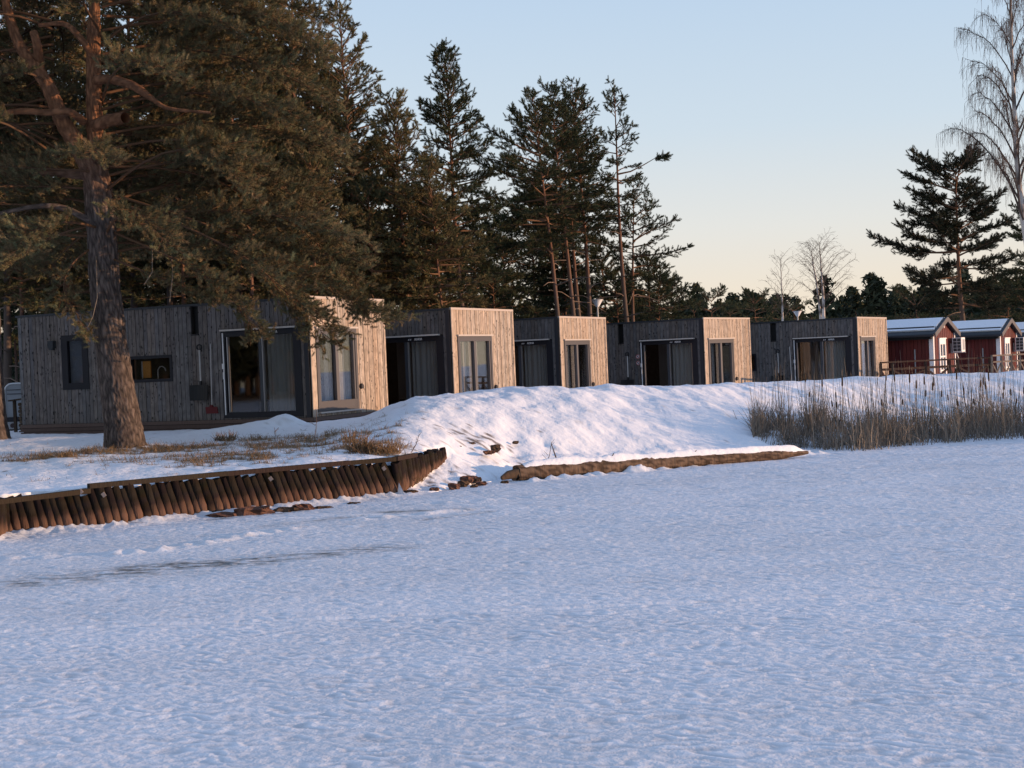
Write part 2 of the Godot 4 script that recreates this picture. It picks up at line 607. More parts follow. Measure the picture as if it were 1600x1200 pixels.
func lake_h(x: float, d: float) -> float:
	var w := noise.get_noise_2d(x * 11.0, d * 11.0)
	var far := clampf((d - 8.0) / 22.0, 0.0, 1.0)
	var b := noise.get_noise_2d(x * 480.0 + 51.0, d * 700.0 + x * 120.0)
	var c := noise.get_noise_2d(x * 60.0 + 15.0, d * 90.0)
	var h := 0.0045 * ripple(x, d) * (1.0 + 1.1 * far) + 0.0022 * b + 0.004 * c + 0.006 * w
	if d > 19.0 and d < 29.0 and x < 0.0:
		var g := wall_gap(x, d)
		if g < 0.5:
			h += 0.075 * pow(1.0 - g / 0.5, 1.6) * (1.0 + 0.5 * noise.get_noise_2d(x * 90.0, d * 90.0) + 0.5 * noise.get_noise_2d(x * 330.0, d * 200.0))
	for q in ridges:
		var cp := Geometry2D.get_closest_point_to_segment(Vector2(x, d), q[0], q[1])
		var g = cp.distance_to(Vector2(x, d)) / q[2]
		if g < 1.0:
			h += q[3] * (1.0 - g * g) * (0.6 + 0.9 * noise.get_noise_2d(x * 160.0, d * 160.0 + 33.0))
	return h

var streaks := []
func lake_c(x: float, d: float, _h: float) -> Color:
	# where the wind has swept the ice bare
	var bare := 0.0
	if d > 15.0 and x < 3.0:
		for q in streaks:
			var cp := Geometry2D.get_closest_point_to_segment(Vector2(x, d), q[0], q[1])
			var g = cp.distance_to(Vector2(x, d)) / q[2]
			if g < 1.6:
				bare = maxf(bare, q[3] * exp(-g * g * 1.8) * (0.75 + 0.9 * noise.get_noise_2d(x * 90.0, d * 260.0) + 0.8 * noise.get_noise_2d(x * 330.0, d * 700.0)))
	# ripple shading put into the snow colour: crests lighter, hollows darker
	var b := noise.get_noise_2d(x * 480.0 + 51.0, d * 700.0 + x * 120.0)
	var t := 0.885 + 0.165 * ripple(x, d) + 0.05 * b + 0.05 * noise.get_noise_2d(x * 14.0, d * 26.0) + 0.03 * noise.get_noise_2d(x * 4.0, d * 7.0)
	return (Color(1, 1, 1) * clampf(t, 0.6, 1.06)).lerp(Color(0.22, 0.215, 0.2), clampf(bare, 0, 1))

func bank_c(x: float, d: float, _h: float) -> Color:
	var b := bareness(x, d)
	var earth := Color(0.20, 0.135, 0.075).lerp(Color(0.33, 0.23, 0.12), 0.5 + noise.get_noise_2d(x * 300.0, d * 300.0))
	var cl := Color(1, 1, 1).lerp(earth, b * 0.88)
	# earth that shows on the slope beside the wall
	var u := column_of(x, d)
	var e := Vector2((u - 738.0) / 62.0, (d - 29.2) / 0.9).length_squared() * 0.8
	var e2 := Vector2((u - 700.0) / 70.0, (d - 26.6) / 0.9).length_squared()
	var s := maxf(exp(-e) * 0.8, exp(-e2) * 0.72) + noise.get_noise_2d(x * 120.0 + 8.0, d * 170.0) * 0.8 + noise.get_noise_2d(x * 330.0 + 8.0, d * 370.0) * 0.4
	if s > 0.85:
		cl = cl.lerp(Color(0.13, 0.085, 0.055), clampf((s - 0.85) * 5.0, 0, 0.9))
	return cl

func make_land() -> void:
	for q in WALL:
		var x: float = (q[0] - 800.0) / F * q[1]
		wall_line.append(Vector2(x, q[1]))
	heaps = [[at(452, 648, 33.6), 0.5, 0.2], [at(436, 655, 33.4), 0.5, 0.15], [at(400, 660, 33.3), 0.6, 0.16], [at(355, 668, 33.4), 0.6, 0.12], [at(310, 672, 33.4), 0.5, 0.07],
		[at(700, 690, 28.6), 0.4, 0.06], [at(195, 700, 30.0), 0.9, 0.1]]
	for q in [[1170, 693, 33.0], [1240, 697, 32.6]]:
		heaps.append([at(q[0], q[1], q[2]), 0.8, 0.06])
	rng.seed = 12
	for k in 34:
		var d := rnd(30.2, 36.0)
		var u := rnd(715, 1160)
		if d > 31.0 + (u - 700.0) * 0.012 + 3.4:
			continue
		heaps.append([Vector3((u - 800.0) / F * d, 0, -d), rnd(0.14, 0.24), -rnd(0.03, 0.075)])
	for q in [[270, 857, 395, 836, 0.22, 0.035], [190, 866, 236, 861, 0.25, 0.045], [20, 872, 120, 868, 0.3, 0.02], [560, 812, 735, 796, 0.16, 0.03], [640, 806, 720, 799, 0.12, 0.025], [640, 788, 860, 775, 0.25, 0.025], [380, 836, 470, 826, 0.25, 0.03], [830, 752, 1000, 736, 0.16, 0.075], [980, 738, 1130, 724, 0.2, 0.06], [1120, 724, 1280, 709, 0.2, 0.09]]:
		var a := level(q[0], q[1])
		var b := level(q[2], q[3])
		ridges.append([Vector2(a.x, -a.z), Vector2(b.x, -b.z), q[4], q[5]])
	for q in [[60, 908, 250, 890, 0.7, 0.6], [220, 888, 400, 876, 0.5, 0.95], [380, 876, 600, 856, 0.55, 0.6], [600, 800, 715, 797, 0.3, 0.75], [660, 812, 760, 800, 0.2, 0.4], [420, 822, 560, 806, 0.25, 0.4], [330, 812, 470, 800, 0.14, 0.7]]:
		var a := level(q[0], q[1])
		var b := level(q[2], q[3])
		streaks.append([Vector2(a.x, -a.z), Vector2(b.x, -b.z), q[4], q[5]])
	var mb := MB.new()
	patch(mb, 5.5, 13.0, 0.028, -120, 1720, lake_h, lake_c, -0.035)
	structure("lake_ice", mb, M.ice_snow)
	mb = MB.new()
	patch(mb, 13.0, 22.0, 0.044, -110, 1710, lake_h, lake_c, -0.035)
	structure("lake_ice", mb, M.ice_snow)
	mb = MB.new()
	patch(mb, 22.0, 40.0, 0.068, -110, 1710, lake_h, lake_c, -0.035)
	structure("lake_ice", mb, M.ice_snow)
	mb = MB.new()
	mb.quad(Vector3(-900, -0.03, 60), Vector3(900, -0.03, 60), Vector3(900, -0.03, -900), Vector3(-900, -0.03, -900))
	structure("lake", mb, M.ice_snow)
	mb = MB.new()
	patch(mb, 19.0, 42.0, 0.095, -320, 1900, bank, bank_c, -99.0)
	structure("snow_bank", mb, M.snow)
	mb = MB.new()
	var plain := func(_x, _d, _h): return Color(1, 1, 1)
	patch(mb, 41.9, 64.0, 0.3, -340, 1920, func(x, d): return bank(x, d) - 0.004, plain, -99.0)
	structure("snow_field", mb, M.snow)
	mb = MB.new()
	patch(mb, 63.0, 420.0, 6.0, -500, 2900, func(x, d): return 0.5 + noise.get_noise_2d(x * 3.0, d * 3.0) * 0.3 + smoothstep(150.0, 420.0, d) * 3.0, plain, -99.0)
	structure("ground", mb, M.snow)

# ------------------------------------------------------------------ the timber cabins
const LONG := 9.4
const WIDE := 4.0
const HIGH := 3.0

func fb(mb: MB, face: int, s0: float, s1: float, h0: float, h1: float, o0: float, o1: float) -> void:
	# a block on a face of a cabin: face 0 is the long side, face 1 the end; s runs away from the corner
	if face == 0:
		mb.aabb(Vector3(-s1, h0, o0), Vector3(-s0, h1, o1))
	else:
		mb.aabb(Vector3(o0, h0, -s1), Vector3(o1, h1, -s0))

func spans(s0: float, s1: float, low: float, high: float, holes: Array) -> Array:
	var out := [[low, high]]
	for q in holes:
		if q[0] < s1 - 0.004 and q[1] > s0 + 0.004:
			var nxt := []
			for w in out:
				if q[2] > w[0] + 0.01:
					nxt.append([w[0], minf(w[1], q[2])])
				if q[3] < w[1] - 0.01:
					nxt.append([maxf(w[0], q[3]), w[1]])
			out = nxt
	return out

func clad(root: Node3D, face: int, s0: float, s1: float, holes: Array, each: bool, tint: Color, vary: float) -> void:
	var edges := [s0]
	for q in holes:
		edges.append(q[0])
		edges.append(q[1])
	edges.append(s1)
	edges.sort()
	var all := MB.new()
	for e in edges.size() - 1:
		var w: float = edges[e + 1] - edges[e]
		if w < 0.01:
			continue
		var cnt := maxi(1, int(round(w / 0.128)))
		for k in cnt:
			var a: float = edges[e] + w * k / cnt
			var b: float = edges[e] + w * (k + 1) / cnt
			var tone := rnd(1.0 - vary, 1.0 + vary)
			var warm := rnd(-0.06, 0.06)
			var proud := rnd(0.0, 0.006) + (0.006 if k % 2 else 0.0)
			for q in spans(a, b, -0.02, HIGH - 0.05, holes):
				var mb: MB = MB.new() if each else all
				mb.uvo = Vector2(rnd(0, 1), rnd(0, 1))
				mb.col = Color(tint.r * tone * (1 + warm), tint.g * tone, tint.b * tone * (1 - warm))
				fb(mb, face, a + 0.007, b - 0.007, q[0], q[1], 0.0, 0.022 + proud)
				if each:
					part("board", mb, M.board, root)
	if not each:
		part("cladding", all, M.board, root).set_meta("kind", "stuff")

func curtain(called: String, parent: Node, face: int, s0: float, s1: float, h0: float, h1: float, depth: float, cl: Color) -> void:
	var mb := MB.new()
	mb.col = cl
	var n := int((s1 - s0) / 0.025)
	var k0 := 0
	for k in n + 1:
		var s := lerpf(s0, s1, float(k) / n)
		var o := depth + 0.035 * sin(s * 44.0 + 2.0 * sin(s * 9.0))
		for h: float in [h0, h1]:
			mb.v.append(Vector3(-s, h, o) if face == 0 else Vector3(o, h, -s))
			mb.n.append(Vector3.UP)
			mb.c.append(cl)
			mb.uv.append(Vector2(s, h))
		if k > 0:
			var p := k0 + (k - 1) * 2
			mb.ix.append_array([p, p + 1, p + 2, p + 2, p + 1, p + 3])
	mb.smooth_normals()
	part(called, mb, M.cloth, parent)

func cabin(label: String, near: Vector3, yaw: float, each: bool, o: Dictionary) -> Node3D:
	rng.seed = int(o.seed)
	var W: float = o.get("wide", WIDE)
	var root := thing("timber_cabin", label, "cabin", near, -deg_to_rad(yaw), "timber cabins in a row above the lake")
	var holes0 := [[0.24, 2.62, 0.04, 2.27], [3.32, 3.56, 2.22, 3.1], [4.22, 5.6, 1.04, 1.7], [7.0, 7.87, 0.92, 2.36]]
	var wl: Array = o.get("window", [0.33, 2.5])
	var holes1 := [[wl[0], wl[1], 0.12, 2.25]]
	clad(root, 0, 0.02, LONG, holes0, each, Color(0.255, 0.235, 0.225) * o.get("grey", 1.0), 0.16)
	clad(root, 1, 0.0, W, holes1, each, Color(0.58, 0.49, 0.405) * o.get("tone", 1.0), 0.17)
	# shell behind the boards
	var mb := MB.new()
	mb.col = Color(0.05, 0.045, 0.04)
	for f in 2:
		var ed := [0.1, LONG if f == 0 else W]
		var hs: Array = [holes0, holes1][f]
		for q in hs:
			ed.append(q[0])
			ed.append(q[1])
		ed.sort()
		for k in ed.size() - 1:
			for q in spans(ed[k], ed[k + 1], 0.0, HIGH - 0.06, hs):
				fb(mb, f, ed[k], ed[k + 1], q[0], q[1], -0.1, -0.003)
	part("wall", mb, M.matt, root)
	mb = MB.new()
	mb.col = Color(0.06, 0.052, 0.048)
	mb.aabb(Vector3(-LONG, 0, -W), Vector3(-0.1, HIGH - 0.06, -W + 0.1))
	mb.aabb(Vector3(-LONG - 0.02, 0, -W + 0.1), Vector3(-LONG + 0.08, HIGH - 0.06, -0.1))
	part("back_wall", mb, M.board, root)
	mb = MB.new()
	mb.col = Color(0.12, 0.1, 0.09)
	mb.aabb(Vector3(-LONG + 0.1, 0.0, -W + 0.1), Vector3(-0.1, 0.05, -0.1))
	part("floor", mb, M.matt, root)
	mb = MB.new()
	mb.col = Color(0.3, 0.28, 0.26)
	mb.aabb(Vector3(-5.9, 0.05, -W + 0.1), Vector3(-5.82, HIGH - 0.1, -0.12))
	part("partition", mb, M.matt, root)
	mb = MB.new()
	mb.col = Color(0.035, 0.036, 0.04)
	mb.aabb(Vector3(-LONG - 0.06, HIGH - 0.06, -W - 0.04), Vector3(0.0, HIGH + 0.0, 0.05))
	part("roof", mb, M.paint, root)
	mb = MB.new()
	mb.col = Color(0.42, 0.36, 0.31)
	mb.aabb(Vector3(0.002, HIGH - 0.05, -W - 0.04), Vector3(0.05, HIGH + 0.012, 0.02))
	part("roof_edge", mb, M.paint, root)
	# corner post between the two faces; its black also stands for the shadowed gap
	mb = MB.new()
	mb.col = Color(0.03, 0.03, 0.034)
	fb(mb, 0, -0.0, 0.13, -0.02, HIGH - 0.06, 0.032, 0.055)
	part("corner_post_and_shadow", mb, M.paint, root)
	mb = MB.new()
	mb.col = Color(0.66, 0.55, 0.45)
	fb(mb, 1, -0.03, 0.1, -0.02, HIGH - 0.055, 0.033, 0.055)
	part("end_trim", mb, M.board, root)
	mb = MB.new()
	mb.col = Color(0.66, 0.55, 0.45)
	fb(mb, 1, W - 0.07, W + 0.02, -0.02, HIGH - 0.055, 0.033, 0.055)
	part("end_trim", mb, M.board, root)
	# plinth of dark boards under both faces and a narrow terrace board
	for k in 4:
		mb = MB.new()
		mb.col = Color(0.12, 0.085, 0.07) * rnd(0.85, 1.15)
		mb.uvo = Vector2(rnd(0, 1), rnd(0, 1))
		mb.aabb(Vector3(-LONG, -0.02 - 0.105 * (k + 1) + 0.012, 0.06 + 0.004 * k), Vector3(0.08, -0.02 - 0.105 * k, 0.09 + 0.004 * k))
		mb.aabb(Vector3(0.082, -0.02 - 0.105 * (k + 1) + 0.012, -W), Vector3(0.11, -0.02 - 0.105 * k, 0.088 + 0.004 * k))
		part("plinth_board", mb, M.timber, root)
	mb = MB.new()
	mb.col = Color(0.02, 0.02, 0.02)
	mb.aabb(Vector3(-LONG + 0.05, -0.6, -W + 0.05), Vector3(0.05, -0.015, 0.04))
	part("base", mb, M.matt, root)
	# recess for the pipe
	mb = MB.new()
	mb.col = Color(0.008, 0.008, 0.01)
	fb(mb, 0, 3.32, 3.56, 2.22, HIGH - 0.07, -0.14, -0.11)
	fb(mb, 0, 3.325, 3.555, 2.18, 2.215, -0.1, 0.05)
	part("pipe_recess", mb, M.paint, root)
	# sliding door
	var dr := node_part("sliding_door", root)
	mb = MB.new()
	mb.col = Color(0.012, 0.013, 0.016)
	fb(mb, 0, 2.5, 2.63, 0.02, 2.24, -0.1, 0.05)
	fb(mb, 0, 0.23, 0.45, 0.02, 2.24, -0.1, 0.05)
	fb(mb, 0, 0.45, 2.5, 2.1, 2.24, -0.098, 0.048)
	fb(mb, 0, 0.45, 2.5, 0.02, 0.16, -0.098, 0.048)
	part("door_frame", mb, M.paint, dr)
	mb = MB.new()
	mb.col = Color(0.55, 0.5, 0.44)
	fb(mb, 0, 0.34, 2.58, 2.245, 2.285, 0.0, 0.16)
	part("awning_bar", mb, M.paint, dr)
	mb = MB.new()
	mb.col = Color(0.05, 0.053, 0.06)
	fb(mb, 0, 1.4, 1.5, 0.165, 2.095, -0.06, 0.02)
	part("meeting_stile", mb, M.paint, dr)
	mb = MB.new()
	mb.col = Color(0.35, 0.34, 0.33)
	fb(mb, 0, 2.44, 2.47, 0.165, 2.095, -0.05, 0.03)
	part("edge_strip", mb, M.metal, dr)
	mb = MB.new()
	mb.col = Color(0.35, 0.34, 0.33)
	fb(mb, 0, 1.375, 1.395, 0.165, 2.095, -0.05, 0.03)
	part("edge_strip", mb, M.metal, dr)
	mb = MB.new()
	mb.col = Color(0.75, 0.74, 0.72)
	fb(mb, 0, 2.545, 2.575, 0.1, 2.2, 0.053, 0.07)
	fb(mb, 0, 2.53, 2.59, 1.28, 1.42, 0.07, 0.1)
	fb(mb, 0, 2.53, 2.56, 1.02, 1.2, 0.08, 0.12)
	part("handle", mb, M.paint, dr)
	for q: Array in [[1.5, 2.44], [0.45, 1.375]]:
		mb = MB.new()
		fb(mb, 0, q[0] - 0.01, q[1] + 0.01, 0.155, 2.105, -0.03, -0.026)
		part("pane", mb, M.tinted, dr)
	# name on the head of the door
	var txt := TextMesh.new()
	txt.text = "ADRIA"
	txt.font_size = 16
	txt.pixel_size = 0.0052
	txt.depth = 0.006
	var ft := SystemFont.new()
	ft.font_names = PackedStringArray(["Droid Sans"])
	ft.font_weight = 700
	txt.font = ft
	var lt := part_mesh("lettering", txt, mat_cached("white", Color(0.75, 0.75, 0.75)), dr)
	lt.position = Vector3(-1.02, 2.165, 0.053)
	mb = MB.new()
	mb.col = Color(0.75, 0.75, 0.75)
	for k in 2:
		var x0 := -1.36 + 0.06 * k
		mb.tri(Vector3(x0, 2.145, 0.054), Vector3(x0 + 0.05, 2.145, 0.054), Vector3(x0 + 0.05, 2.19, 0.054))
	part("emblem", mb, M.paint, dr)
	curtain("curtain", dr, 0, 0.52, 1.34, 0.12, 2.15, -0.16, Color(0.5, 0.5, 0.46))
	# end window with two panes
	var wn := node_part("end_window", root)
	mb = MB.new()
	mb.col = Color(0.075, 0.074, 0.076)
	var a := wl[0] as float
	var b := wl[1] as float
	fb(mb, 1, a, a + 0.1, 0.1, 2.2, -0.1, 0.05)
	fb(mb, 1, b - 0.1, b, 0.1, 2.2, -0.1, 0.05)
	fb(mb, 1, a + 0.1, b - 0.1, 2.06, 2.2, -0.098, 0.048)
	fb(mb, 1, a + 0.1, b - 0.1, 0.1, 0.36, -0.098, 0.048)
	part("frame", mb, M.paint, wn)
	mb = MB.new()
	mb.col = Color(0.095, 0.094, 0.095)
	fb(mb, 1, a + 0.1, a + 0.17, 0.362, 2.058, -0.07, 0.03)
	fb(mb, 1, b - 0.17, b - 0.1, 0.362, 2.058, -0.07, 0.03)
	var mid := (a + b) * 0.5
	fb(mb, 1, mid - 0.07, mid + 0.07, 0.362, 2.058, -0.07, 0.034)
	part("sash", mb, M.paint, wn)
	mb = MB.new()
	mb.col = Color(0.42, 0.38, 0.34)
	fb(mb, 1, a - 0.03, b + 0.03, 2.203, 2.25, 0.0, 0.09)
	part("flashing", mb, M.paint, wn)
	mb = MB.new()
	mb.col = Color(0.42, 0.38, 0.34)
	fb(mb, 1, a - 0.02, b + 0.02, 0.06, 0.098, 0.0, 0.12)
	part("sill", mb, M.paint, wn)
	for q: Array in [[a + 0.165, mid - 0.065], [mid + 0.065, b - 0.165]]:
		mb = MB.new()
		fb(mb, 1, q[0], q[1], 0.355, 2.065, -0.03, -0.026)
		fb(mb, 1, q[0], q[1], 0.355, 2.065, -0.054, -0.05)
		part("pane", mb, M.glass, wn)
	var cs: Array = o.get("curtains", [[0.12, 0.5], [0.86, 1.02], [1.32, 1.8]])
	for q: Array in cs:
		curtain("curtain", wn, 1, a + q[0], a + q[1], 0.15, 2.15, -0.28, Color(0.78, 0.76, 0.72))
	# kitchen window, its tap and a wooden cupboard
	var kw := node_part("kitchen_window", root)
	mb = MB.new()
	mb.col = Color(0.01, 0.011, 0.014)
	fb(mb, 0, 4.2, 4.28, 1.02, 1.72, -0.1, 0.045)
	fb(mb, 0, 5.54, 5.62, 1.02, 1.72, -0.1, 0.045)
	fb(mb, 0, 4.28, 5.54, 1.64, 1.72, -0.098, 0.043)
	fb(mb, 0, 4.28, 5.54, 1.02, 1.1, -0.098, 0.043)
	part("frame", mb, M.paint, kw)
	mb = MB.new()
	fb(mb, 0, 4.27, 5.55, 1.09, 1.65, -0.03, -0.026)
	part("pane", mb, M.tinted, kw)
	mb = MB.new()
	mb.col = Color(0.8, 0.8, 0.8)
	var tap := []
	var tr := []
	for k in 10:
		var s := k / 9.0
		tap.append(Vector3(-4.9 + 0.0, 1.08, -0.25) + (Vector3(0, 0.22 * s * 2, 0) if s < 0.5 else Vector3(0.13 - 0.13 * cos((s - 0.5) * TAU), 0.22 + 0.13 * sin((s - 0.5) * TAU), 0)))
		tr.append(0.014)
	mb.tube(tap, tr, 6)
	part("tap", mb, M.metal, kw)
	mb = MB.new()
	mb.col = Color(0.75, 0.75, 0.74)
	fb(mb, 0, 5.36, 5.385, 1.12, 1.58, -0.22, -0.19)
	mb.col = Color(0.9, 0.4, 0.1)
	fb(mb, 0, 5.1, 5.35, 1.14, 1.58, -0.24, -0.2)
	part("cupboard", mb, M.matt, kw)
	mb = MB.new()
	mb.col = Color(0.2, 0.17, 0.14)
	fb(mb, 0, 3.7, 5.8, 0.05, 1.03, -0.7, -0.12)
	part("worktop", mb, M.matt, kw)
	# tall narrow window with a drawn blind
	var tw := node_part("tall_window", root)
	mb = MB.new()
	mb.col = Color(0.01, 0.011, 0.014)
	fb(mb, 0, 6.98, 7.18, 0.9, 2.38, -0.1, 0.045)
	fb(mb, 0, 7.68, 7.89, 0.9, 2.38, -0.1, 0.045)
	fb(mb, 0, 7.18, 7.68, 2.22, 2.38, -0.098, 0.043)
	fb(mb, 0, 7.18, 7.68, 0.9, 1.08, -0.098, 0.043)
	part("frame", mb, M.paint, tw)
	mb = MB.new()
	fb(mb, 0, 7.17, 7.69, 1.07, 2.23, -0.02, -0.016)
	part("pane", mb, M.glass, tw)
	mb = MB.new()
	mb.col = Color(0.16, 0.18, 0.21)
	fb(mb, 0, 7.17, 7.69, 1.07, 2.23, -0.07, -0.06)
	part("blind", mb, M.cloth, tw)
	# wall lamp and socket
	mb = MB.new()
	mb.col = Color(0.03, 0.032, 0.036)
	fb(mb, 0, 8.07, 8.25, 2.05, 2.25, 0.03, 0.16)
	fb(mb, 0, 8.1, 8.22, 2.0, 2.05, 0.05, 0.14)
	part("wall_lamp", mb, M.paint, root)
	mb = MB.new()
	mb.col = Color(0.03, 0.03, 0.032)
	mb.tube([Vector3(0.03, 0.68, -b - 0.14), Vector3(0.09, 0.68, -b - 0.14)], [0.08, 0.065], 8)
	part("socket", mb, M.paint, root)
	# furniture that shows dimly through the door
	mb = MB.new()
	mb.col = Color(0.45, 0.43, 0.4)
	mb.aabb(Vector3(-2.9, 0.05, -2.0), Vector3(-2.2, 2.2, -1.95))
	mb.col = Color(0.3, 0.27, 0.3)
	mb.aabb(Vector3(-2.1, 0.05, -2.2), Vector3(-0.9, 0.75, -1.4))
	mb.col = Color(0.06, 0.055, 0.05)
	mb.aabb(Vector3(-2.1, 0.4, -1.1), Vector3(-1.5, 0.46, -0.6))
	mb.aabb(Vector3(-1.85, 0.05, -0.9), Vector3(-1.75, 0.4, -0.8))
	part("furniture", mb, M.matt, root)
	return root

func mat_cached(called: String, cl: Color) -> StandardMaterial3D:
	return M[called] if M.has(called) else mat(called, cl, 0.6, 0.4)

func on_cabin(c: Node3D, s: float, h: float, out: float) -> Vector3:
	return c.transform * Vector3(-s, h, out)

func shovel(c: Node3D, s: float, h0: float, h1: float, label: String) -> void:
	# hangs blade down: a dark D grip, a pale shaft and a broad black blade
	var t := thing("snow_shovel", label, "shovel", on_cabin(c, s, h0, 0.09), c.rotation.y, "snow shovels hanging on the cabins")
	var l := h1 - h0
	var mb := MB.new()
	mb.col = Color(0.5, 0.48, 0.45)
	mb.tube([Vector3(0, 0.35, 0), Vector3(0, l - 0.12, 0)], [0.019, 0.019], 7)
	part("shaft", mb, M.paint, t)
	mb = MB.new()
	mb.col = Color(0.012, 0.012, 0.014)
	var ring := []
	var rr := []
	for k in 13:
		var a := TAU * k / 12.0
		ring.append(Vector3(sin(a) * 0.075, l - 0.06 - cos(a) * 0.065, 0))
		rr.append(0.02)
	mb.tube(ring, rr, 6)
	part("grip", mb, M.paint, t)
	mb = MB.new()
	mb.col = Color(0.012, 0.012, 0.014)
	for k in 6:
		var a := lerpf(-0.28, 0.28, k / 6.0)
		var b := lerpf(-0.28, 0.28, (k + 1) / 6.0)
		var za := 0.02 + 0.9 * a * a
		var zb := 0.02 + 0.9 * b * b
		mb.quad(Vector3(a, 0.0, za + 0.03), Vector3(b, 0.0, zb + 0.03), Vector3(b, 0.4, zb), Vector3(a, 0.4, za))
		mb.quad(Vector3(b, 0.0, zb + 0.01), Vector3(a, 0.0, za + 0.01), Vector3(a, 0.4, za - 0.02), Vector3(b, 0.4, zb - 0.02))
	mb.beam(Vector3(0, 0.25, 0.0), Vector3(0, 0.5, 0.0), 0.06, 0.04)
	part("blade", mb, M.paint, t)

func make_cabins() -> Array:
	var rows := [
		[480.0, 463.0, 35.1, 24.3, "nearest timber cabin, behind the big pine, with its tall narrow window in view", 101],
		[702.5, 481.0, 39.5, 25.5, "second timber cabin from the big pine, half hidden behind the snow bank", 102],
		[872.0, 494.5, 46.4, 26.0, "middle timber cabin of the row, below the lamp and the bare pine trunks", 103],
		[1097.5, 496.5, 51.5, 34.0, "fourth timber cabin from the big pine, with two round signs beside its door", 104],
		[1337.5, 495.5, 55.5, 31.0, "farthest timber cabin, next to the red cottages, behind the reeds", 105],
	]
	var made := []
	for k in rows.size():
		var q: Array = rows[k]
		var o := {"seed": q[5]}
		if k == 0:
			o.window = [0.24, 2.24]
			o.wide = 3.75
		if k == 4:
			o.window = [0.33, 2.3]
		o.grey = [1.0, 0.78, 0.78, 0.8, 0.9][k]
		var near: Vector3 = at(q[0], q[1], q[2]) - Vector3(0, HIGH, 0)
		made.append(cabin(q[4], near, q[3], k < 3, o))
	return made

# ------------------------------------------------------------------ pile wall
func make_pile_wall() -> void:
	rng.seed = 31
	var t := thing("pile_wall", "low retaining wall of dark upright timber piles along the frozen lake", "retaining wall")
	# a few shapes of pile, shared
	var kinds := []
	for k in 9:
		var mb := MB.new()
		var pts := []
		var rad := []
		var cols := []
		var tone := rnd(0.65, 1.25)
		var line := rnd(0.14, 0.36)
		for i in 9:
			var y := i / 8.0
			pts.append(Vector3(rnd(-0.006, 0.006), y, rnd(-0.006, 0.006)))
			var r := rnd(0.93, 1.03)
			if i == 0:
				r = 0.3
			if i == 1:
				r = 0.78
			rad.append(r)
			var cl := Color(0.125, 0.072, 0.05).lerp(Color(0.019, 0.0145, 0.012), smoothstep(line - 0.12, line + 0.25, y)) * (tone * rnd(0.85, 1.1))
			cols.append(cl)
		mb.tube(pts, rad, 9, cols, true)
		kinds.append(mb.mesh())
	var total := 0.0
	var segs := []
	for k in wall_line.size() - 1:
		var l: float = wall_line[k].distance_to(wall_line[k + 1])
		segs.append(l)
		total += l
	var s := 0.0
	var tops := []
	var j := 0
	while s < total:
		var k := 0
		var rest := s
		while k < segs.size() - 1 and rest > segs[k]:
			rest -= segs[k]
			k += 1
		var p: Vector2 = wall_line[k].lerp(wall_line[k + 1], rest / segs[k])
		var dirw: Vector2 = (wall_line[k + 1] - wall_line[k]).normalized()
		var u := column_of(p.x, p.y)
		var lean := lerpf(0.13, 0.27, clampf(u / 600.0, 0, 1))
		if u > 616.0:
			lean = lerpf(0.2, 0.08, (u - 616.0) / 76.0)
		var foot := 0.0 if u < 616.0 else lerpf(0.0, 0.42, (u - 616.0) / 76.0)
		var top_h := (0.56 if u < 150.0 else 0.62) if u < 616.0 else lerpf(0.62, 0.68, (u - 616.0) / 76.0)
		var dia := rnd(0.115, 0.165)
		var a := Vector3(p.x, foot - 0.03 + rnd(-0.02, 0.03), -p.y)
		var ln := lean * rnd(0.92, 1.08) * 1.1
		var b := Vector3(p.x - dirw.x * ln, top_h + rnd(-0.06, 0.02), -p.y + dirw.y * ln - 0.07 + rnd(-0.02, 0.02))
		tops.append([u, b, dirw, a])
		var y := b - a
		var yn := y.normalized()
		var x := yn.cross(Vector3(rnd(-1, 1), 0, rnd(-1, 1))).normalized()
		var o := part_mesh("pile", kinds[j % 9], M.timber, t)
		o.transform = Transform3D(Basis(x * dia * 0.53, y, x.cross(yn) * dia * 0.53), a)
		s += dia * (0.5 if u > 604.0 and u < 628.0 else 0.9)
		j += 1
	# dark earth held behind them
	var eb := MB.new()
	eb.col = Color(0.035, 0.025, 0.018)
	for q in tops.size() - 1:
		var p: Vector3 = tops[q][1] + Vector3(0, -0.03, -0.05)
		var p2: Vector3 = tops[q + 1][1] + Vector3(0, -0.03, -0.05)
		var f0: Vector3 = tops[q][3] + Vector3(0, -0.05, -0.05)
		var f1: Vector3 = tops[q + 1][3] + Vector3(0, -0.05, -0.05)
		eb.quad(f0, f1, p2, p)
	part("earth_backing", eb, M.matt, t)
	# the board that caps the piles
	var last := Vector3.ZERO
	var lu := 0.0
	for q in tops:
		var p: Vector3 = q[1]
		p.y = (0.585 if q[0] < 150.0 else 0.655)
		p.z += 0.075
		if last == Vector3.ZERO:
			last = p
			lu = q[0]
		elif (p - last).length() > 2.3 or (lu < 150.0 and q[0] >= 150.0) or (q[0] > 560.0 and (p - last).length() > 0.9):
			if q[0] < 665.0:
				var mb := MB.new()
				mb.col = Color(0.035, 0.026, 0.02) * rnd(0.85, 1.2)
				mb.beam(last, Vector3(p.x, last.y + rnd(-0.006, 0.006), p.z), 0.11, 0.075)
				part("cap_board", mb, M.timber, t)
			last = p
			lu = q[0]
	for q in [[126, 768, 21.6], [162, 773, 21.85], [423, 748, 23.6], [600, 732, 25.0]]:
		var mb := MB.new()
		mb.col = Color(0.3, 0.24, 0.21)
		mb.box(Transform3D(Basis(Vector3(0, 0, 1), 0.6), at(q[0], q[1], q[2] - 0.1)), Vector3(0.06, 0.07, 0.012))
		part("metal_plate", mb, M.matt, t)

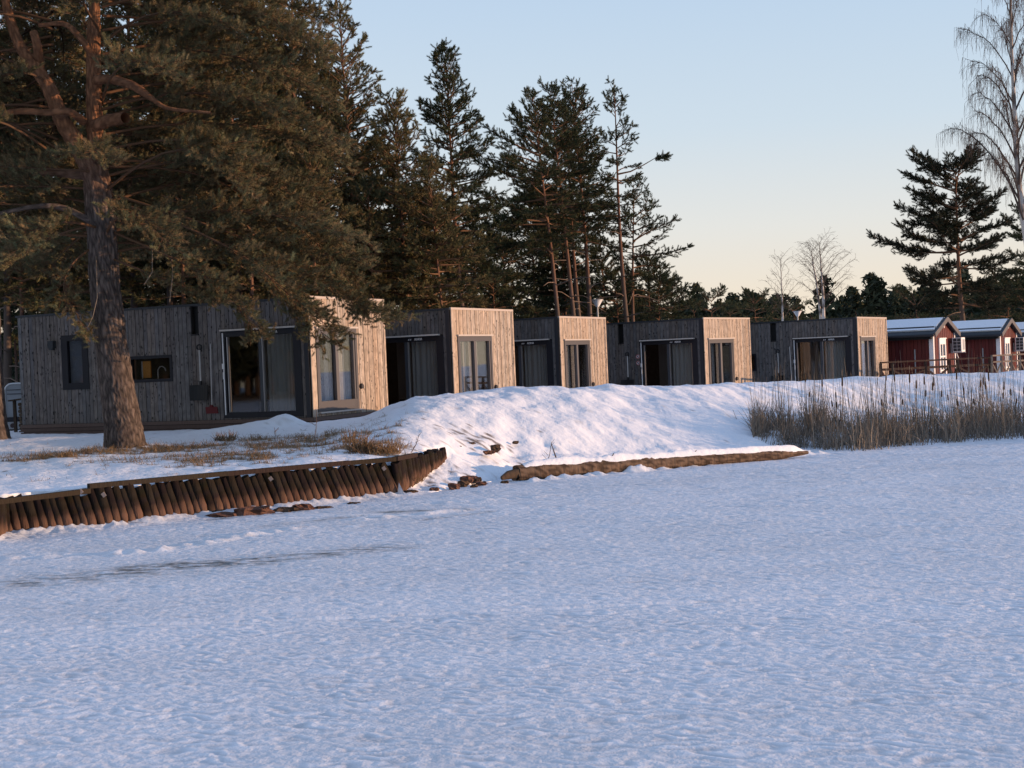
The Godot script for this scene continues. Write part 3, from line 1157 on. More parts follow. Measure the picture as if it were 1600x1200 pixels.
# ------------------------------------------------------------------ stones
func rock_mesh(seed_: int, flat: float) -> ArrayMesh:
	var f := FastNoiseLite.new()
	f.seed = seed_
	f.frequency = 0.55
	var mb := MB.new()
	var la := 9
	var lo := 14
	for i in la + 1:
		for k in lo:
			var th := PI * i / la
			var ph := TAU * k / lo
			var d := Vector3(sin(th) * cos(ph), cos(th), sin(th) * sin(ph))
			var r := 0.5 * (1.0 + 0.55 * f.get_noise_3dv(d * 1.6) + 0.22 * f.get_noise_3dv(d * 5.0))
			var p := d * r
			p.y = minf(p.y, 0.3 + 0.1 * f.get_noise_2d(p.x * 3, p.z * 3))
			mb.v.append(Vector3(p.x, p.y * flat, p.z))
			mb.n.append(d)
			mb.c.append(Color(1, 1, 1) * (0.85 + 0.5 * f.get_noise_3dv(d * 3.0 + Vector3(9, 9, 9))))
			mb.uv.append(Vector2.ZERO)
	for i in la:
		for k in lo:
			var a := i * lo + k
			var b := i * lo + (k + 1) % lo
			mb.ix.append_array([a, b, a + lo, b, b + lo, a + lo])
	# facets look more like broken stone
	var hard := MB.new()
	for k in range(0, mb.ix.size(), 3):
		hard.col = mb.c[mb.ix[k]]
		hard.tri(mb.v[mb.ix[k]], mb.v[mb.ix[k + 2]], mb.v[mb.ix[k + 1]])
	for k in hard.v.size():
		hard.n[k] = hard.n[k].lerp(hard.v[k].normalized(), 0.35).normalized()
	return hard.mesh()

func stone(px: float, py: float, d: float, wpx: float, hpx: float, tint: Color, seed_: int, label: String) -> void:
	# px, py: the middle of the stone's foot
	rng.seed = seed_
	var p := at(px, py, d)
	var w := wpx * d / F
	var h := hpx * d / F
	var key := "rockmat%d" % int(tint.r * 1000)
	var m: StandardMaterial3D
	if M.has(key):
		m = M[key]
	else:
		m = M.rock.duplicate()
		m.albedo_color = tint.linear_to_srgb()
		M[key] = m
	var o := part_mesh("stone", rock_mesh(seed_, 1.0), m, self)
	o.transform = Transform3D(Basis(Vector3.UP, rnd(-0.5, 0.5)).scaled(Vector3(w, h * 1.55, w * 0.8)), p + Vector3(0, h * 0.28, -w * 0.2))
	tag(o, label, "stone", "stones along the shore")

func make_stones() -> void:
	var red := Color(0.16, 0.085, 0.06)
	var brown := Color(0.10, 0.066, 0.045)
	var list := [
		[347, 812, 22.6, 60, 13, red, "flat reddish stone slab at the foot of the pile wall, leftmost of the stones"],
		[396, 808, 22.7, 66, 19, red, "biggest reddish boulder at the foot of the pile wall"],
		[446, 801, 23.0, 40, 10, brown, "low dark stone right of the biggest boulder by the piles"],
		[472, 799, 23.1, 34, 14, red, "round reddish stone between two low dark ones by the piles"],
		[505, 796, 23.3, 30, 6, brown, "thin dark stone barely above the ice by the piles"],
		[553, 791, 23.9, 22, 8, brown, "small single dark stone before the right half of the pile wall"],
		[640, 773, 25.2, 26, 9, brown, "dark stone touching the ice at the bend of the pile wall"],
		[679, 768, 25.6, 15, 8, red, "small pointed stone alone between the piles and the shore stones"],
		[709, 764, 25.8, 18, 11, red, "dark red pointed stone nearest the ice in the shore cluster"],
		[724, 758, 26.2, 18, 9, brown, "sloping brown stone in the middle of the shore cluster"],
		[732, 751, 26.6, 26, 9, red, "largest red stone with a flat top in the shore cluster"],
		[745, 752, 26.6, 16, 8, brown, "brown stone at the right of the large red shore stone"],
		[752, 757, 26.3, 18, 6, red, "low reddish stone on the right end of the shore cluster"],
		[741, 761, 26.0, 12, 5, brown, "smallest brown stone in front of the shore cluster"],
		[789, 755, 26.6, 13, 5, brown, "tiny dark stone on the snow left of the log end"],
		[591, 676, 30.6, 14, 8, Color(0.14, 0.1, 0.08), "single angular stone lying on the clean snow slope"],
		[737, 697, 28.8, 13, 8, brown, "tilted brown stone in the middle of the bare slope"],
		[774, 702, 28.6, 16, 9, brown, "dark hollowed stone on the right of the bare slope"],
		[764, 708, 28.2, 19, 5, red, "long flat stone low on the bare slope"],
		[716, 700, 28.4, 14, 5, brown, "low dark stone on the left of the bare slope"],
		[700, 689, 29.0, 12, 5, brown, "upper left dark stone on the bare slope"],
		[806, 692, 29.8, 10, 4, brown, "brown stone highest on the slope above the log"],
		[102, 716, 28.6, 20, 9, Color(0.13, 0.09, 0.07), "brown lump of stone in the dry grass left of the big pine"],
		[135, 712, 28.9, 16, 8, Color(0.2, 0.13, 0.09), "paler stone in the dry grass close to the big pine"],
	]
	for k in list.size():
		var q: Array = list[k]
		stone(q[0], q[1], q[2], q[3], q[4], q[5], 40 + k, q[6])

# ------------------------------------------------------------------ log in the ice
func make_log() -> void:
	rng.seed = 77
	var a := level(806, 741, 0.12)
	var b := level(1262, 707, 0.1)
	var t := thing("fallen_log", "long bleached log frozen in at the shore with snow on top", "log", a)
	var f := FastNoiseLite.new()
	f.seed = 3
	f.frequency = 0.9
	var mb := MB.new()
	var n := 110
	var sides := 22
	var d := b - a
	var dn := d.normalized()
	var side := dn.cross(Vector3.UP).normalized()
	var top := side.cross(dn)
	for i in n + 1:
		var s := float(i) / n
		var r := lerpf(0.185, 0.10, s) * (1.0 + 0.07 * f.get_noise_1d(s * 7.0))
		if s > 0.9:
			r *= lerpf(1.0, 0.35, (s - 0.9) / 0.1)
		for k in sides:
			var an := TAU * k / sides
			var rr := r * (1.0 + 0.18 * f.get_noise_3d(s * 9.0, cos(an) * 3.5, sin(an) * 3.5) + 0.07 * f.get_noise_3d(s * 60.0, cos(an) * 7.0, sin(an) * 7.0))
			var rad := side * cos(an) + top * sin(an)
			var along := s + (0.012 * f.get_noise_2d(cos(an) * 4.0, sin(an) * 4.0) if i == 0 else 0.0)
			mb.v.append(d * along + rad * rr + Vector3.UP * 0.015 * f.get_noise_1d(s * 7.0 + 40.0))
			mb.n.append(rad)
			var g := f.get_noise_3d(s * 40.0, cos(an) * 2.2 + 9, sin(an) * 2.2)
			mb.c.append(Color(0.18, 0.12, 0.08).lerp(Color(0.06, 0.04, 0.028), clampf(0.5 + g * 3.0 + 0.8 * f.get_noise_3d(s * 150.0, cos(an) * 5.0, sin(an) * 5.0), 0, 1)))
			mb.uv.append(Vector2.ZERO)
	for i in n:
		for k in sides:
			var p := i * sides + k
			var q := i * sides + (k + 1) % sides
			mb.ix.append_array([p, p + sides, q, q, p + sides, q + sides])
	mb.smooth_normals()
	var o := part("trunk", mb, M.timber, t)
	# broken end: a splintered dark heart
	var e := MB.new()
	for k in sides:
		var p: Vector3 = mb.v[k]
		var q: Vector3 = mb.v[(k + 1) % sides]
		var inner := dn * rnd(0.02, 0.12)
		e.col = Color(0.17, 0.1, 0.06) * rnd(0.5, 1.3)
		e.quad(q, p, p * 0.35 + inner, q * 0.35 + inner)
	e.col = Color(0.03, 0.02, 0.015)
	e.box(Transform3D(Basis(side, top, dn), dn * 0.12), Vector3(0.16, 0.16, 0.02))
	part("broken_end", e, M.timber, t)
	# a torn slab that leans out from the broken end
	e = MB.new()
	e.col = Color(0.09, 0.06, 0.04)
	e.tube([dn * 0.1 + Vector3(0, 0.03, 0.08), dn * -0.12 + Vector3(-0.04, 0.0, 0.12), dn * -0.25 + Vector3(-0.05, -0.05, 0.14)], [0.1, 0.085, 0.04], 7)
	part("torn_root", e, M.timber, t)
	# snow lying along the top
	var sm := MB.new()
	n = 150
	var sd := 9
	for i in n + 1:
		var s := 0.02 + 0.99 * i / n
		var r := lerpf(0.18, 0.1, s)
		var wid := r * (1.0 + 0.12 * f.get_noise_1d(s * 9.0 + 5.0)) * (1.0 - 0.6 * smoothstep(0.93, 1.0, s))
		var thick := (0.1 + 0.05 * f.get_noise_1d(s * 6.0 + 11.0) + 0.012 * f.get_noise_1d(s * 50.0)) * smoothstep(0.0, 0.06, s) * (1.0 - 0.85 * smoothstep(0.92, 1.0, s))
		for k in sd + 1:
			var x := lerpf(-1.0, 1.0, float(k) / sd)
			var y := sqrt(maxf(0.0, 1.0 - x * x * 0.92)) * (r * 0.92) * (1.0 - 0.8 * smoothstep(0.94, 1.0, s)) + thick * (1.0 - x * x)
			if absf(x) > 0.99:
				y = r * (0.1 + 0.6 * absf(f.get_noise_2d(s * 16.0, x * 3.0)))
			sm.v.append(d * s + side * x * wid * 0.98 + top * (y + 0.006) + Vector3.UP * 0.015 * f.get_noise_1d(s * 7.0 + 40.0) + Vector3(0, 0, -0.03))
			sm.n.append(Vector3.UP)
			sm.c.append(Color(1, 1, 1))
			sm.uv.append(Vector2.ZERO)
	for i in n:
		for k in sd:
			var p := i * (sd + 1) + k
			sm.ix.append_array([p, p + sd + 1, p + 1, p + 1, p + sd + 1, p + sd + 2])
	sm.smooth_normals()
	part("snow_cap", sm, M.snow, t)
	for q in [[0.135, 0.42, -0.12], [0.3, 0.16, 0.1], [0.58, 0.1, 0.1]]:
		e = MB.new()
		e.col = Color(0.12, 0.09, 0.075)
		var p: Vector3 = d * q[0] + top * 0.12
		e.tube([p, p + Vector3(q[2] * 0.6, q[1] * 0.6, 0), p + Vector3(q[2], q[1], 0.02)], [0.017, 0.013, 0.006], 5)
		part("branch_stub", e, M.limb, t)

# ------------------------------------------------------------------ reeds and grass
func blade_mesh(h: float, w: float, bend: float, seg: int) -> ArrayMesh:
	var mb := MB.new()
	for k in seg:
		var s0 := float(k) / seg
		var s1 := float(k + 1) / seg
		var a := Vector3(bend * s0 * s0, h * (s0 - 0.25 * absf(bend) / h * s0 * s0), 0)
		var b := Vector3(bend * s1 * s1, h * (s1 - 0.25 * absf(bend) / h * s1 * s1), 0)
		var wa := w * (1.0 - 0.75 * s0) * 0.5
		var wb := w * (1.0 - 0.75 * s1) * 0.5
		mb.quad(a + Vector3(0, 0, wa), a - Vector3(0, 0, wa), b - Vector3(0, 0, wb), b + Vector3(0, 0, wb))
	return mb.mesh()

func spin(turn: float, tilt: float, s: Vector3) -> Basis:
	return Basis(Vector3.UP, turn) * Basis(Vector3(1, 0, 0), tilt) * Basis.from_scale(s)

func make_reeds() -> void:
	rng.seed = 505
	var shapes := [blade_mesh(1.0, 0.016, 0.05, 3), blade_mesh(1.0, 0.02, 0.28, 4), blade_mesh(0.8, 0.02, 0.55, 5)]
	var bufs := [PackedFloat32Array(), PackedFloat32Array(), PackedFloat32Array()]
	for k in 15000:
		var u := rnd(1172, 1860)
		var d0 := lerpf(32.9, 31.9, clampf((u - 1170.0) / 150.0, 0, 1)) + 0.9 * sin(u * 0.013) * smoothstep(1250, 1330, u)
		var depth := lerpf(1.6, 5.0, smoothstep(1170, 1330, u))
		var d := d0 + depth * pow(rng.randf(), 0.8)
		var x := (u - 800.0) / F * d
		var clump := noise.get_noise_2d(x * 45.0 + 9.0, d * 45.0)
		if clump < rnd(-0.55, 0.15) - 0.1:
			continue
		var h := 0.0
		var kind := 0
		var roll := rng.randf()
		if roll < 0.11:
			h = rnd(1.0, 1.9)
		elif roll < 0.5:
			h = rnd(0.4, 0.9)
			kind = 1
		else:
			h = rnd(0.3, 0.75)
			kind = 2 if rng.randf() < 0.6 else 0
		h *= 0.82 + 0.4 * clump + (0.1 if u > 1320.0 else 0.0)
		if kind == 0 and h > 1.0 and u < 1190.0:
			h *= 0.75
		var cl := Color(0.175, 0.15, 0.125).lerp(Color(0.31, 0.265, 0.21), rng.randf()) * rnd(0.55, 1.2)
		put(bufs[kind], spin(rnd(0, TAU), rnd(-0.24, 0.24) * (2.8 if kind == 2 else (1.7 if kind == 1 else 0.7)), Vector3(h, h, 1.0)), Vector3(x, maxf(bank(x, d), -0.02) - 0.03, -d), cl)
	var t := thing("reed_bed", "dense bed of dry grey-brown reeds along the shore on the right", "reeds")
	t.set_meta("kind", "stuff")
	copies("upright_stalks", shapes[0], M.dry_stalk, bufs[0], t)
	copies("leaning_leaves", shapes[1], M.dry_stalk, bufs[1], t)
	copies("bent_leaves", shapes[2], M.dry_stalk, bufs[2], t)
	# cattails that stand out above the bed
	var proto: Node3D = null
	for k in 34:
		var px := 1300.0 + 300.0 * (k + rnd(0.0, 1.0)) / 34.0 if k > 7 else rnd(1215, 1320)
		var d := rnd(32.4, 35.0)
		var h := rnd(0.9, 1.7) * (0.9 if px < 1300 else 1.0)
		if proto == null:
			proto = thing("cattail", "dry cattail with a dark brown head above the reed bed", "cattail", Vector3.ZERO, 0.0, "cattails above the reed bed")
			var mb := MB.new()
			mb.col = Color(0.26, 0.2, 0.14)
			mb.tube([Vector3(0, -0.05, 0), Vector3(0.01, 0.5, 0), Vector3(0.0, 1.1, 0)], [0.008, 0.007, 0.005], 5)
			part("stem", mb, M.dry_stalk, proto)
			mb = MB.new()
			mb.col = Color(0.09, 0.055, 0.035)
			mb.tube([Vector3(0, 0.85, 0), Vector3(0, 0.87, 0), Vector3(0, 0.97, 0), Vector3(0, 1.0, 0)], [0.006, 0.019, 0.018, 0.006], 7)
			part("seed_head", mb, M.matt, proto)
		var o := proto
		if k > 0:
			o = proto.duplicate()
			o.name = numbered("cattail")
			add_child(o, true)
		var x := (px - 800.0) / F * d
		o.transform = Transform3D(spin(rnd(0, TAU), rnd(-0.09, 0.09), Vector3(1, h, 1)), Vector3(x, maxf(bank(x, d), 0.0), -d))
	# lone stalks left of the bed
	for q in [[1163, 692, 1145, 640, "tallest lone bare stalk left of the reed bed, leaning outward"], [1171, 690, 1160, 655, "shorter lone bare stalk beside the edge of the reed bed"]]:
		var a := level(q[0], q[1], 0.05)
		var b := at(q[2], q[3], -a.z)
		var mb := MB.new()
		mb.col = Color(0.22, 0.17, 0.13)
		mb.tube([a - Vector3(0, 0.1, 0), a.lerp(b, 0.5) + Vector3(0.02, 0, 0), b], [0.009, 0.007, 0.004], 5)
		tag(part("dry_stalk", mb, M.dry_stalk, self), q[4], "stalk")

func make_grass() -> void:
	rng.seed = 88
	var sh := [blade_mesh(1.0, 0.05, 0.4, 3), blade_mesh(0.8, 0.05, 0.9, 4)]
	var bufs := [PackedFloat32Array(), PackedFloat32Array()]
	for k in 90000:
		var d := rnd(22.0, 33.0)
		var u := rnd(-100, 640)
		var x := (u - 800.0) / F * d
		var b := bareness(x, d)
		if b < 0.12 or rng.randf() > b * 0.9:
			continue
		var h := rnd(0.05, 0.15) * (0.6 + 0.6 * b)
		var kind := 1 if rng.randf() < 0.65 else 0
		var cl := Color(0.30, 0.20, 0.10).lerp(Color(0.17, 0.11, 0.065), rng.randf()) * rnd(0.7, 1.3)
		put(bufs[kind], spin(rnd(0, TAU), rnd(-0.5, 0.5), Vector3(h, h, h * 1.4)), Vector3(x, bank(x, d) - 0.01, -d), cl)
	var t := thing("dry_grass", "dry yellow grass poking through thin snow round the big pine", "grass")
	t.set_meta("kind", "stuff")
	copies("upright_blades", sh[0], M.dry_stalk, bufs[0], t)
	copies("lying_blades", sh[1], M.dry_stalk, bufs[1], t)
	# single tussocks and weeds
	var list := [
		[565, 712, 26.2, 0.32, 190, "largest tussock of dry grass on the pile wall near its bend"],
		[606, 706, 26.2, 0.3, 150, "dark ragged tussock of dead plants right of the largest tussock"],
		[640, 706, 26.0, 0.18, 70, "small tussock of dead plants at the tip of the pile wall"],
		[352, 686, 30.8, 0.22, 120, "mound of dead grass on the snow between the pine and the cabin door"],
		[555, 690, 27.6, 0.3, 60, "pale wispy tussock behind the largest one"],
	]
	for q in list:
		var mb := MB.new()
		var p: Vector3 = at(q[0], q[1], q[2])
		p.y = bank(p.x, -p.z)
		for k in q[4]:
			var a := rnd(0, TAU)
			var l: float = q[3] * rnd(0.5, 1.2)
			var out := rnd(0.1, 0.9)
			var r0 := jitter(0.22)
			r0.y = -0.02
			var tip := r0 + Vector3(cos(a) * out, 1.1 - 0.6 * out, sin(a) * out) * l
			var midp := r0.lerp(tip, 0.5) + Vector3(0, 0.12 * l, 0)
			mb.col = Color(0.26, 0.17, 0.09).lerp(Color(0.11, 0.075, 0.05), rng.randf())
			mb.tube([r0, midp, tip], [0.006, 0.005, 0.002], 3, [], false)
		var o := part("grass_tussock", mb, M.dry_stalk, self)
		o.position = p
		tag(o, q[5], "grass tussock")
	for q in [[488, 697, 495, 640, 29.0, "tall thin bare twig sticking out of the snow before the first cabin"], [427, 690, 429, 668, 30.0, "short bare twig in the snow left of the tall twig"], [640, 706, 655, 678, 26.6, "slanting bare twig at the tip of the pile wall"], [850, 708, 862, 690, 29.0, "bent dark twig rising behind the log"]]:
		var mb := MB.new()
		mb.col = Color(0.14, 0.1, 0.08)
		var a := at(q[0], q[1], q[4])
		var b := at(q[2], q[3], q[4])
		a.y = minf(a.y, bank(a.x, -a.z)) - 0.05
		mb.tube([a, a.lerp(b, 0.5) + Vector3(0.03, 0, 0), b], [0.009, 0.007, 0.004], 4, [], false)
		for k in 4:
			var s := rnd(0.3, 0.9)
			var r := a.lerp(b, s)
			mb.tube([r, r + Vector3(rnd(-0.12, 0.12), rnd(0.04, 0.12), rnd(-0.05, 0.05))], [0.005, 0.003], 3, [], false)
		tag(part("twig", mb, M.limb, self), q[5], "twig")

# ------------------------------------------------------------------ the big pine in front
func spine(list: Array, d: float) -> Array:
	var out := []
	for q in list:
		out.append(at(q[0], q[1], d + (q[3] if q.size() > 3 else 0.0)))
	return out

func smooth_path(p: Array, per: int) -> Array:
	var out := []
	for k in p.size() - 1:
		var a: Vector3 = p[maxi(k - 1, 0)]
		var b: Vector3 = p[k]
		var c: Vector3 = p[k + 1]
		var d: Vector3 = p[mini(k + 2, p.size() - 1)]
		for i in per:
			out.append(b.cubic_interpolate(c, a, d, float(i) / per))
	out.append(p[-1])
	return out

func barked(mb: MB, path: Array, rad: Array, sides: int, per: int, deep: float, ruddy: float) -> void:
	# a trunk with furrowed plates: real relief on a fine tube
	var pts := smooth_path(path, per)
	var f := FastNoiseLite.new()
	f.seed = 21
	f.frequency = 1.0
	f.fractal_octaves = 2
	f.noise_type = FastNoiseLite.TYPE_CELLULAR
	f.cellular_return_type = FastNoiseLite.RETURN_DISTANCE2_SUB
	f.cellular_distance_function = FastNoiseLite.DISTANCE_EUCLIDEAN
	var g := FastNoiseLite.new()
	g.frequency = 1.0
	var k0 := mb.v.size()
	var u := Vector3.ZERO
	for i in pts.size():
		var s := float(i) / per
		var ri := mini(int(s), rad.size() - 2)
		var r: float = lerpf(rad[ri], rad[ri + 1], s - ri)
		var t: Vector3 = (pts[mini(i + 1, pts.size() - 1)] - pts[maxi(i - 1, 0)]).normalized()
		if u == Vector3.ZERO:
			u = t.cross(Vector3(0, 0, 1)).normalized()
		u = (u - t * u.dot(t)).normalized()
		var w := t.cross(u)
		for j in sides:
			var a := TAU * j / sides
			var dir := u * cos(a) + w * sin(a)
			var p: Vector3 = pts[i] + dir * r
			var e := f.get_noise_3d(p.x * 13.0 + 0.5 * g.get_noise_1d(p.y * 2.0), p.y * 2.8, p.z * 13.0) 
			var plate := clampf((e + 1.0) * 1.6, 0.0, 1.0)
			var lump := g.get_noise_3d(p.x * 1.8, p.y * 0.9, p.z * 1.8)
			var q := p + dir * (deep * (plate - 0.6) + r * 0.07 * lump + deep * 0.35 * g.get_noise_3d(p.x * 30.0, p.y * 16.0, p.z * 30.0))
			mb.v.append(q)
			mb.n.append(dir)
			var hi := smoothstep(5.6, 7.6, p.y) * minf(ruddy, 1.0) * 0.9
			var cl := Color(0.035, 0.029, 0.027).lerp(Color(0.21, 0.165, 0.14), plate).lerp(Color(0.12, 0.06, 0.035).lerp(Color(0.36, 0.17, 0.085), plate), hi)
			mb.c.append(cl * (0.9 + 0.3 * g.get_noise_3d(p.x * 6.0, p.y * 3.0, p.z * 6.0)))
			mb.uv.append(Vector2.ZERO)
	for i in pts.size() - 1:
		for j in sides:
			var a := k0 + i * sides + j
			var b := k0 + i * sides + (j + 1) % sides
			mb.ix.append_array([a, a + sides, b, b, a + sides, b + sides])

func make_big_pine() -> void:
	rng.seed = 4242
	var d := 30.0
	var k := d / F
	var t := thing("big_pine", "huge old pine with a forked furrowed trunk standing on the bank before the first cabin", "tree")
	var path := spine([[199, 716], [196, 700], [191, 660], [183, 600], [172, 520], [163, 430], [157, 340], [152, 285], [149, 225], [147, 150], [146, 80], [148, 0], [150, -120], [152, -250], [153, -330]], d)
	var rad := [41 * k, 34.5 * k, 29 * k, 26.5 * k, 24.5 * k, 23.5 * k, 23 * k, 21 * k, 13 * k, 12 * k, 11 * k, 9 * k, 7 * k, 4 * k, 2 * k]
	var mb := MB.new()
	barked(mb, path, rad, 110, 26, 0.03, 1.0)
	# root flare
	mb.smooth_normals()
	part("trunk", mb, M.bark, t)
	mb = MB.new()
	var fork := spine([[158, 345, 0, 0.0], [146, 278, 0, -0.1], [122, 228, 0, -0.2], [98, 190, 0, -0.3], [80, 145, 0, -0.35], [57, 107, 0, -0.4], [34, 76, 0, -0.4], [14, 25, 0, -0.4], [0, -50, 0, -0.3], [-10, -140, 0, -0.2]], d)
	barked(mb, fork, [17 * k, 16 * k, 14.5 * k, 12.5 * k, 11.5 * k, 10 * k, 9 * k, 7 * k, 5 * k, 3 * k], 64, 18, 0.018, 1.3)
	mb.smooth_normals()
	part("forked_stem", mb, M.bark, t)
	# thick old branches that show between the needles
	mb = MB.new()
	for q: Array in [
		[[[150, 125], [172, 124, 0, -0.3], [203, 132, 0, -0.6], [221, 142, 0, -0.7], [240, 156, 0, -0.8], [266, 170, 0, -0.9], [330, 176, 0, -1.0]], [8, 7, 7, 6.5, 4, 3, 2]],
		[[[150, 196], [170, 188, 0, -0.4], [196, 184, 0, -0.8]], [10, 9.5, 8.5]],
		[[[130, 190], [108, 175, 0, -0.5], [72, 176, 0, -0.6], [30, 174, 0, -0.6], [-40, 184, 0, -0.6]], [7, 6, 5, 5, 4]],
		[[[146, 90], [122, 55, 0, -0.3], [98, 37, 0, -0.4], [60, 40, 0, -0.5]], [6, 5, 4, 3]],
		[[[140, 345], [100, 325, 0, -0.3], [60, 322, 0, -0.5], [0, 333, 0, -0.6]], [6, 4.5, 4, 3]],
		[[[140, 275], [80, 270, 0, 0.5], [0, 272, 0, 0.7], [-60, 280, 0, 0.8]], [8, 6, 6, 5]],
		[[[62, 105], [58, 70, 0, -0.5], [52, 50, 0, -0.5]], [8, 7, 6]],
	]:
		var rr := []
		for x in q[1]:
			rr.append(x * k)
		barked(mb, spine(q[0], d - 0.2), rr, 20, 8, 0.01, 1.4)
	mb.smooth_normals()
	part("old_branches", mb, M.bark, t)
	# living limbs with needles
	mb = MB.new()
	var buf := PackedFloat32Array()
	var o := {"side": 11.0, "up": 0.6, "from": 0.15, "tuft": 1.1, "step": 0.075, "green": Color(0.145, 0.132, 0.07), "reach": 0.3, "hang": -0.1, "bark": 0.7, "lift": 0.0}
	var limbs := 140
	for i in limbs:
		var h := lerpf(4.9, 14.0, pow((i + 0.5) / limbs, 0.9))
		var az := i * 2.39996 + rnd(-0.3, 0.3)
		var hd := Vector3(cos(az), 0, sin(az))
		var len_ := lerpf(5.3, 3.0, smoothstep(9.0, 14.0, h)) * rnd(0.7, 1.12) * (1.0 + 0.10 * hd.x)
		if hd.z > 0.55 and h < 10.5 and i % 3 > 0:
			continue
		if hd.z > 0.3:
			len_ *= 0.8
		var root := at(160, 590 - (h - 2.3) * F / d, d)
		root.y = h
		if hd.x < -0.2 and h > 7.0:
			root = at(90, 200, d)
			root.y = h
		var up := rnd(0.15, 0.42)
		var dr := rnd(0.3, 0.52) * lerpf(1.0, 0.85, smoothstep(6, 12, h))
		if h < 6.0:
			dr *= 0.75
		var kink := jitter(0.35)
		var p := []
		for j in 9:
			var s := j / 8.0
			p.append(root + hd * len_ * s * (1.0 - 0.12 * s) + Vector3.UP * len_ * (up * s - dr * s * s) + kink * sin(s * PI))
		o.from = 0.42 if hd.z > 0.15 else (0.2 if hd.x < -0.5 else 0.15)
		limb(mb, buf, p, 0.034, o)
	o.from = 0.3
	# limbs that hang in front of the first cabin
	for q: Array in [
		[[165, 300], [260, 330, 0, -0.3], [380, 372, 0, 0.2], [480, 425, 0, 0.8], [550, 470, 0, 1.3], [600, 492, 0, 1.6]],
		[[165, 260], [300, 270, 0, 0.3], [430, 330, 0, 0.9], [525, 410, 0, 1.5], [560, 478, 0, 1.7]],
		[[165, 310], [280, 350, 0, -0.6], [380, 400, 0, -0.5], [440, 450, 0, -0.2], [482, 490, 0, 0.2], [508, 528, 0, 0.6]],
		[[170, 360], [240, 390, 0, -0.6], [310, 425, 0, -0.8], [370, 470, 0, -0.6], [400, 520, 0, -0.3]],
		[[165, 400], [215, 420, 0, -0.5], [280, 445, 0, -0.6], [330, 470, 0, -0.6]],
		[[155, 380], [115, 410, 0, -0.5], [100, 450, 0, -0.7], [125, 500, 0, -0.8], [132, 520, 0, -0.8]],
		[[155, 350], [80, 370, 0, -0.3], [20, 410, 0, -0.2], [-40, 450, 0, 0.0]],
		[[165, 330], [240, 330, 0, 0.8], [330, 370, 0, 1.5], [420, 430, 0, 1.9], [470, 470, 0, 2.0]],
	]:
		limb(mb, buf, smooth_path(spine(q, d), 3), 0.03, o)
	part("limbs", mb, M.limb, t).set_meta("kind", "stuff")
	copies("crown", tuft_near, M.needles, buf, t)
	# thin dead shoots hanging beside the trunk
	for q: Array in [[[150, 400], [151, 430, 0, -0.9], [152, 465, 0, -0.95], [145, 495, 0, -0.95], [137, 512, 0, -0.95]], [[268, 400], [270, 430, 0, -0.9], [265, 472, 0, -0.9]], [[238, 380], [238, 425, 0, -0.9], [225, 445, 0, -0.9]]]:
		var e := MB.new()
		e.col = Color(0.2, 0.16, 0.12)
		e.tube(spine(q, d - 0.3), [0.012, 0.011, 0.01, 0.008, 0.004].slice(0, q.size()), 5, [], false)
		part("hanging_shoot", e, M.limb, t)

# ------------------------------------------------------------------ trees behind
func pine_at(label: String, bx: float, tx: float, ty: float, cy: float, d: float, radius: float, o: Dictionary, group := "") -> Node3D:
	# bx: image column of the trunk at the roofs, tx, ty: its top, cy: where the crown begins
	var b := at(bx, 490, d)
	var top := at(tx, ty, d)
	var base := Vector3(b.x - (top.x - b.x) * (b.y - 0.6) / maxf(top.y - b.y, 0.5), 0.55, b.z)
	var crown := at(bx, cy, d).y
	return pine("pine_tree", label, base, top, maxf(crown, 0.9), radius, o, group)

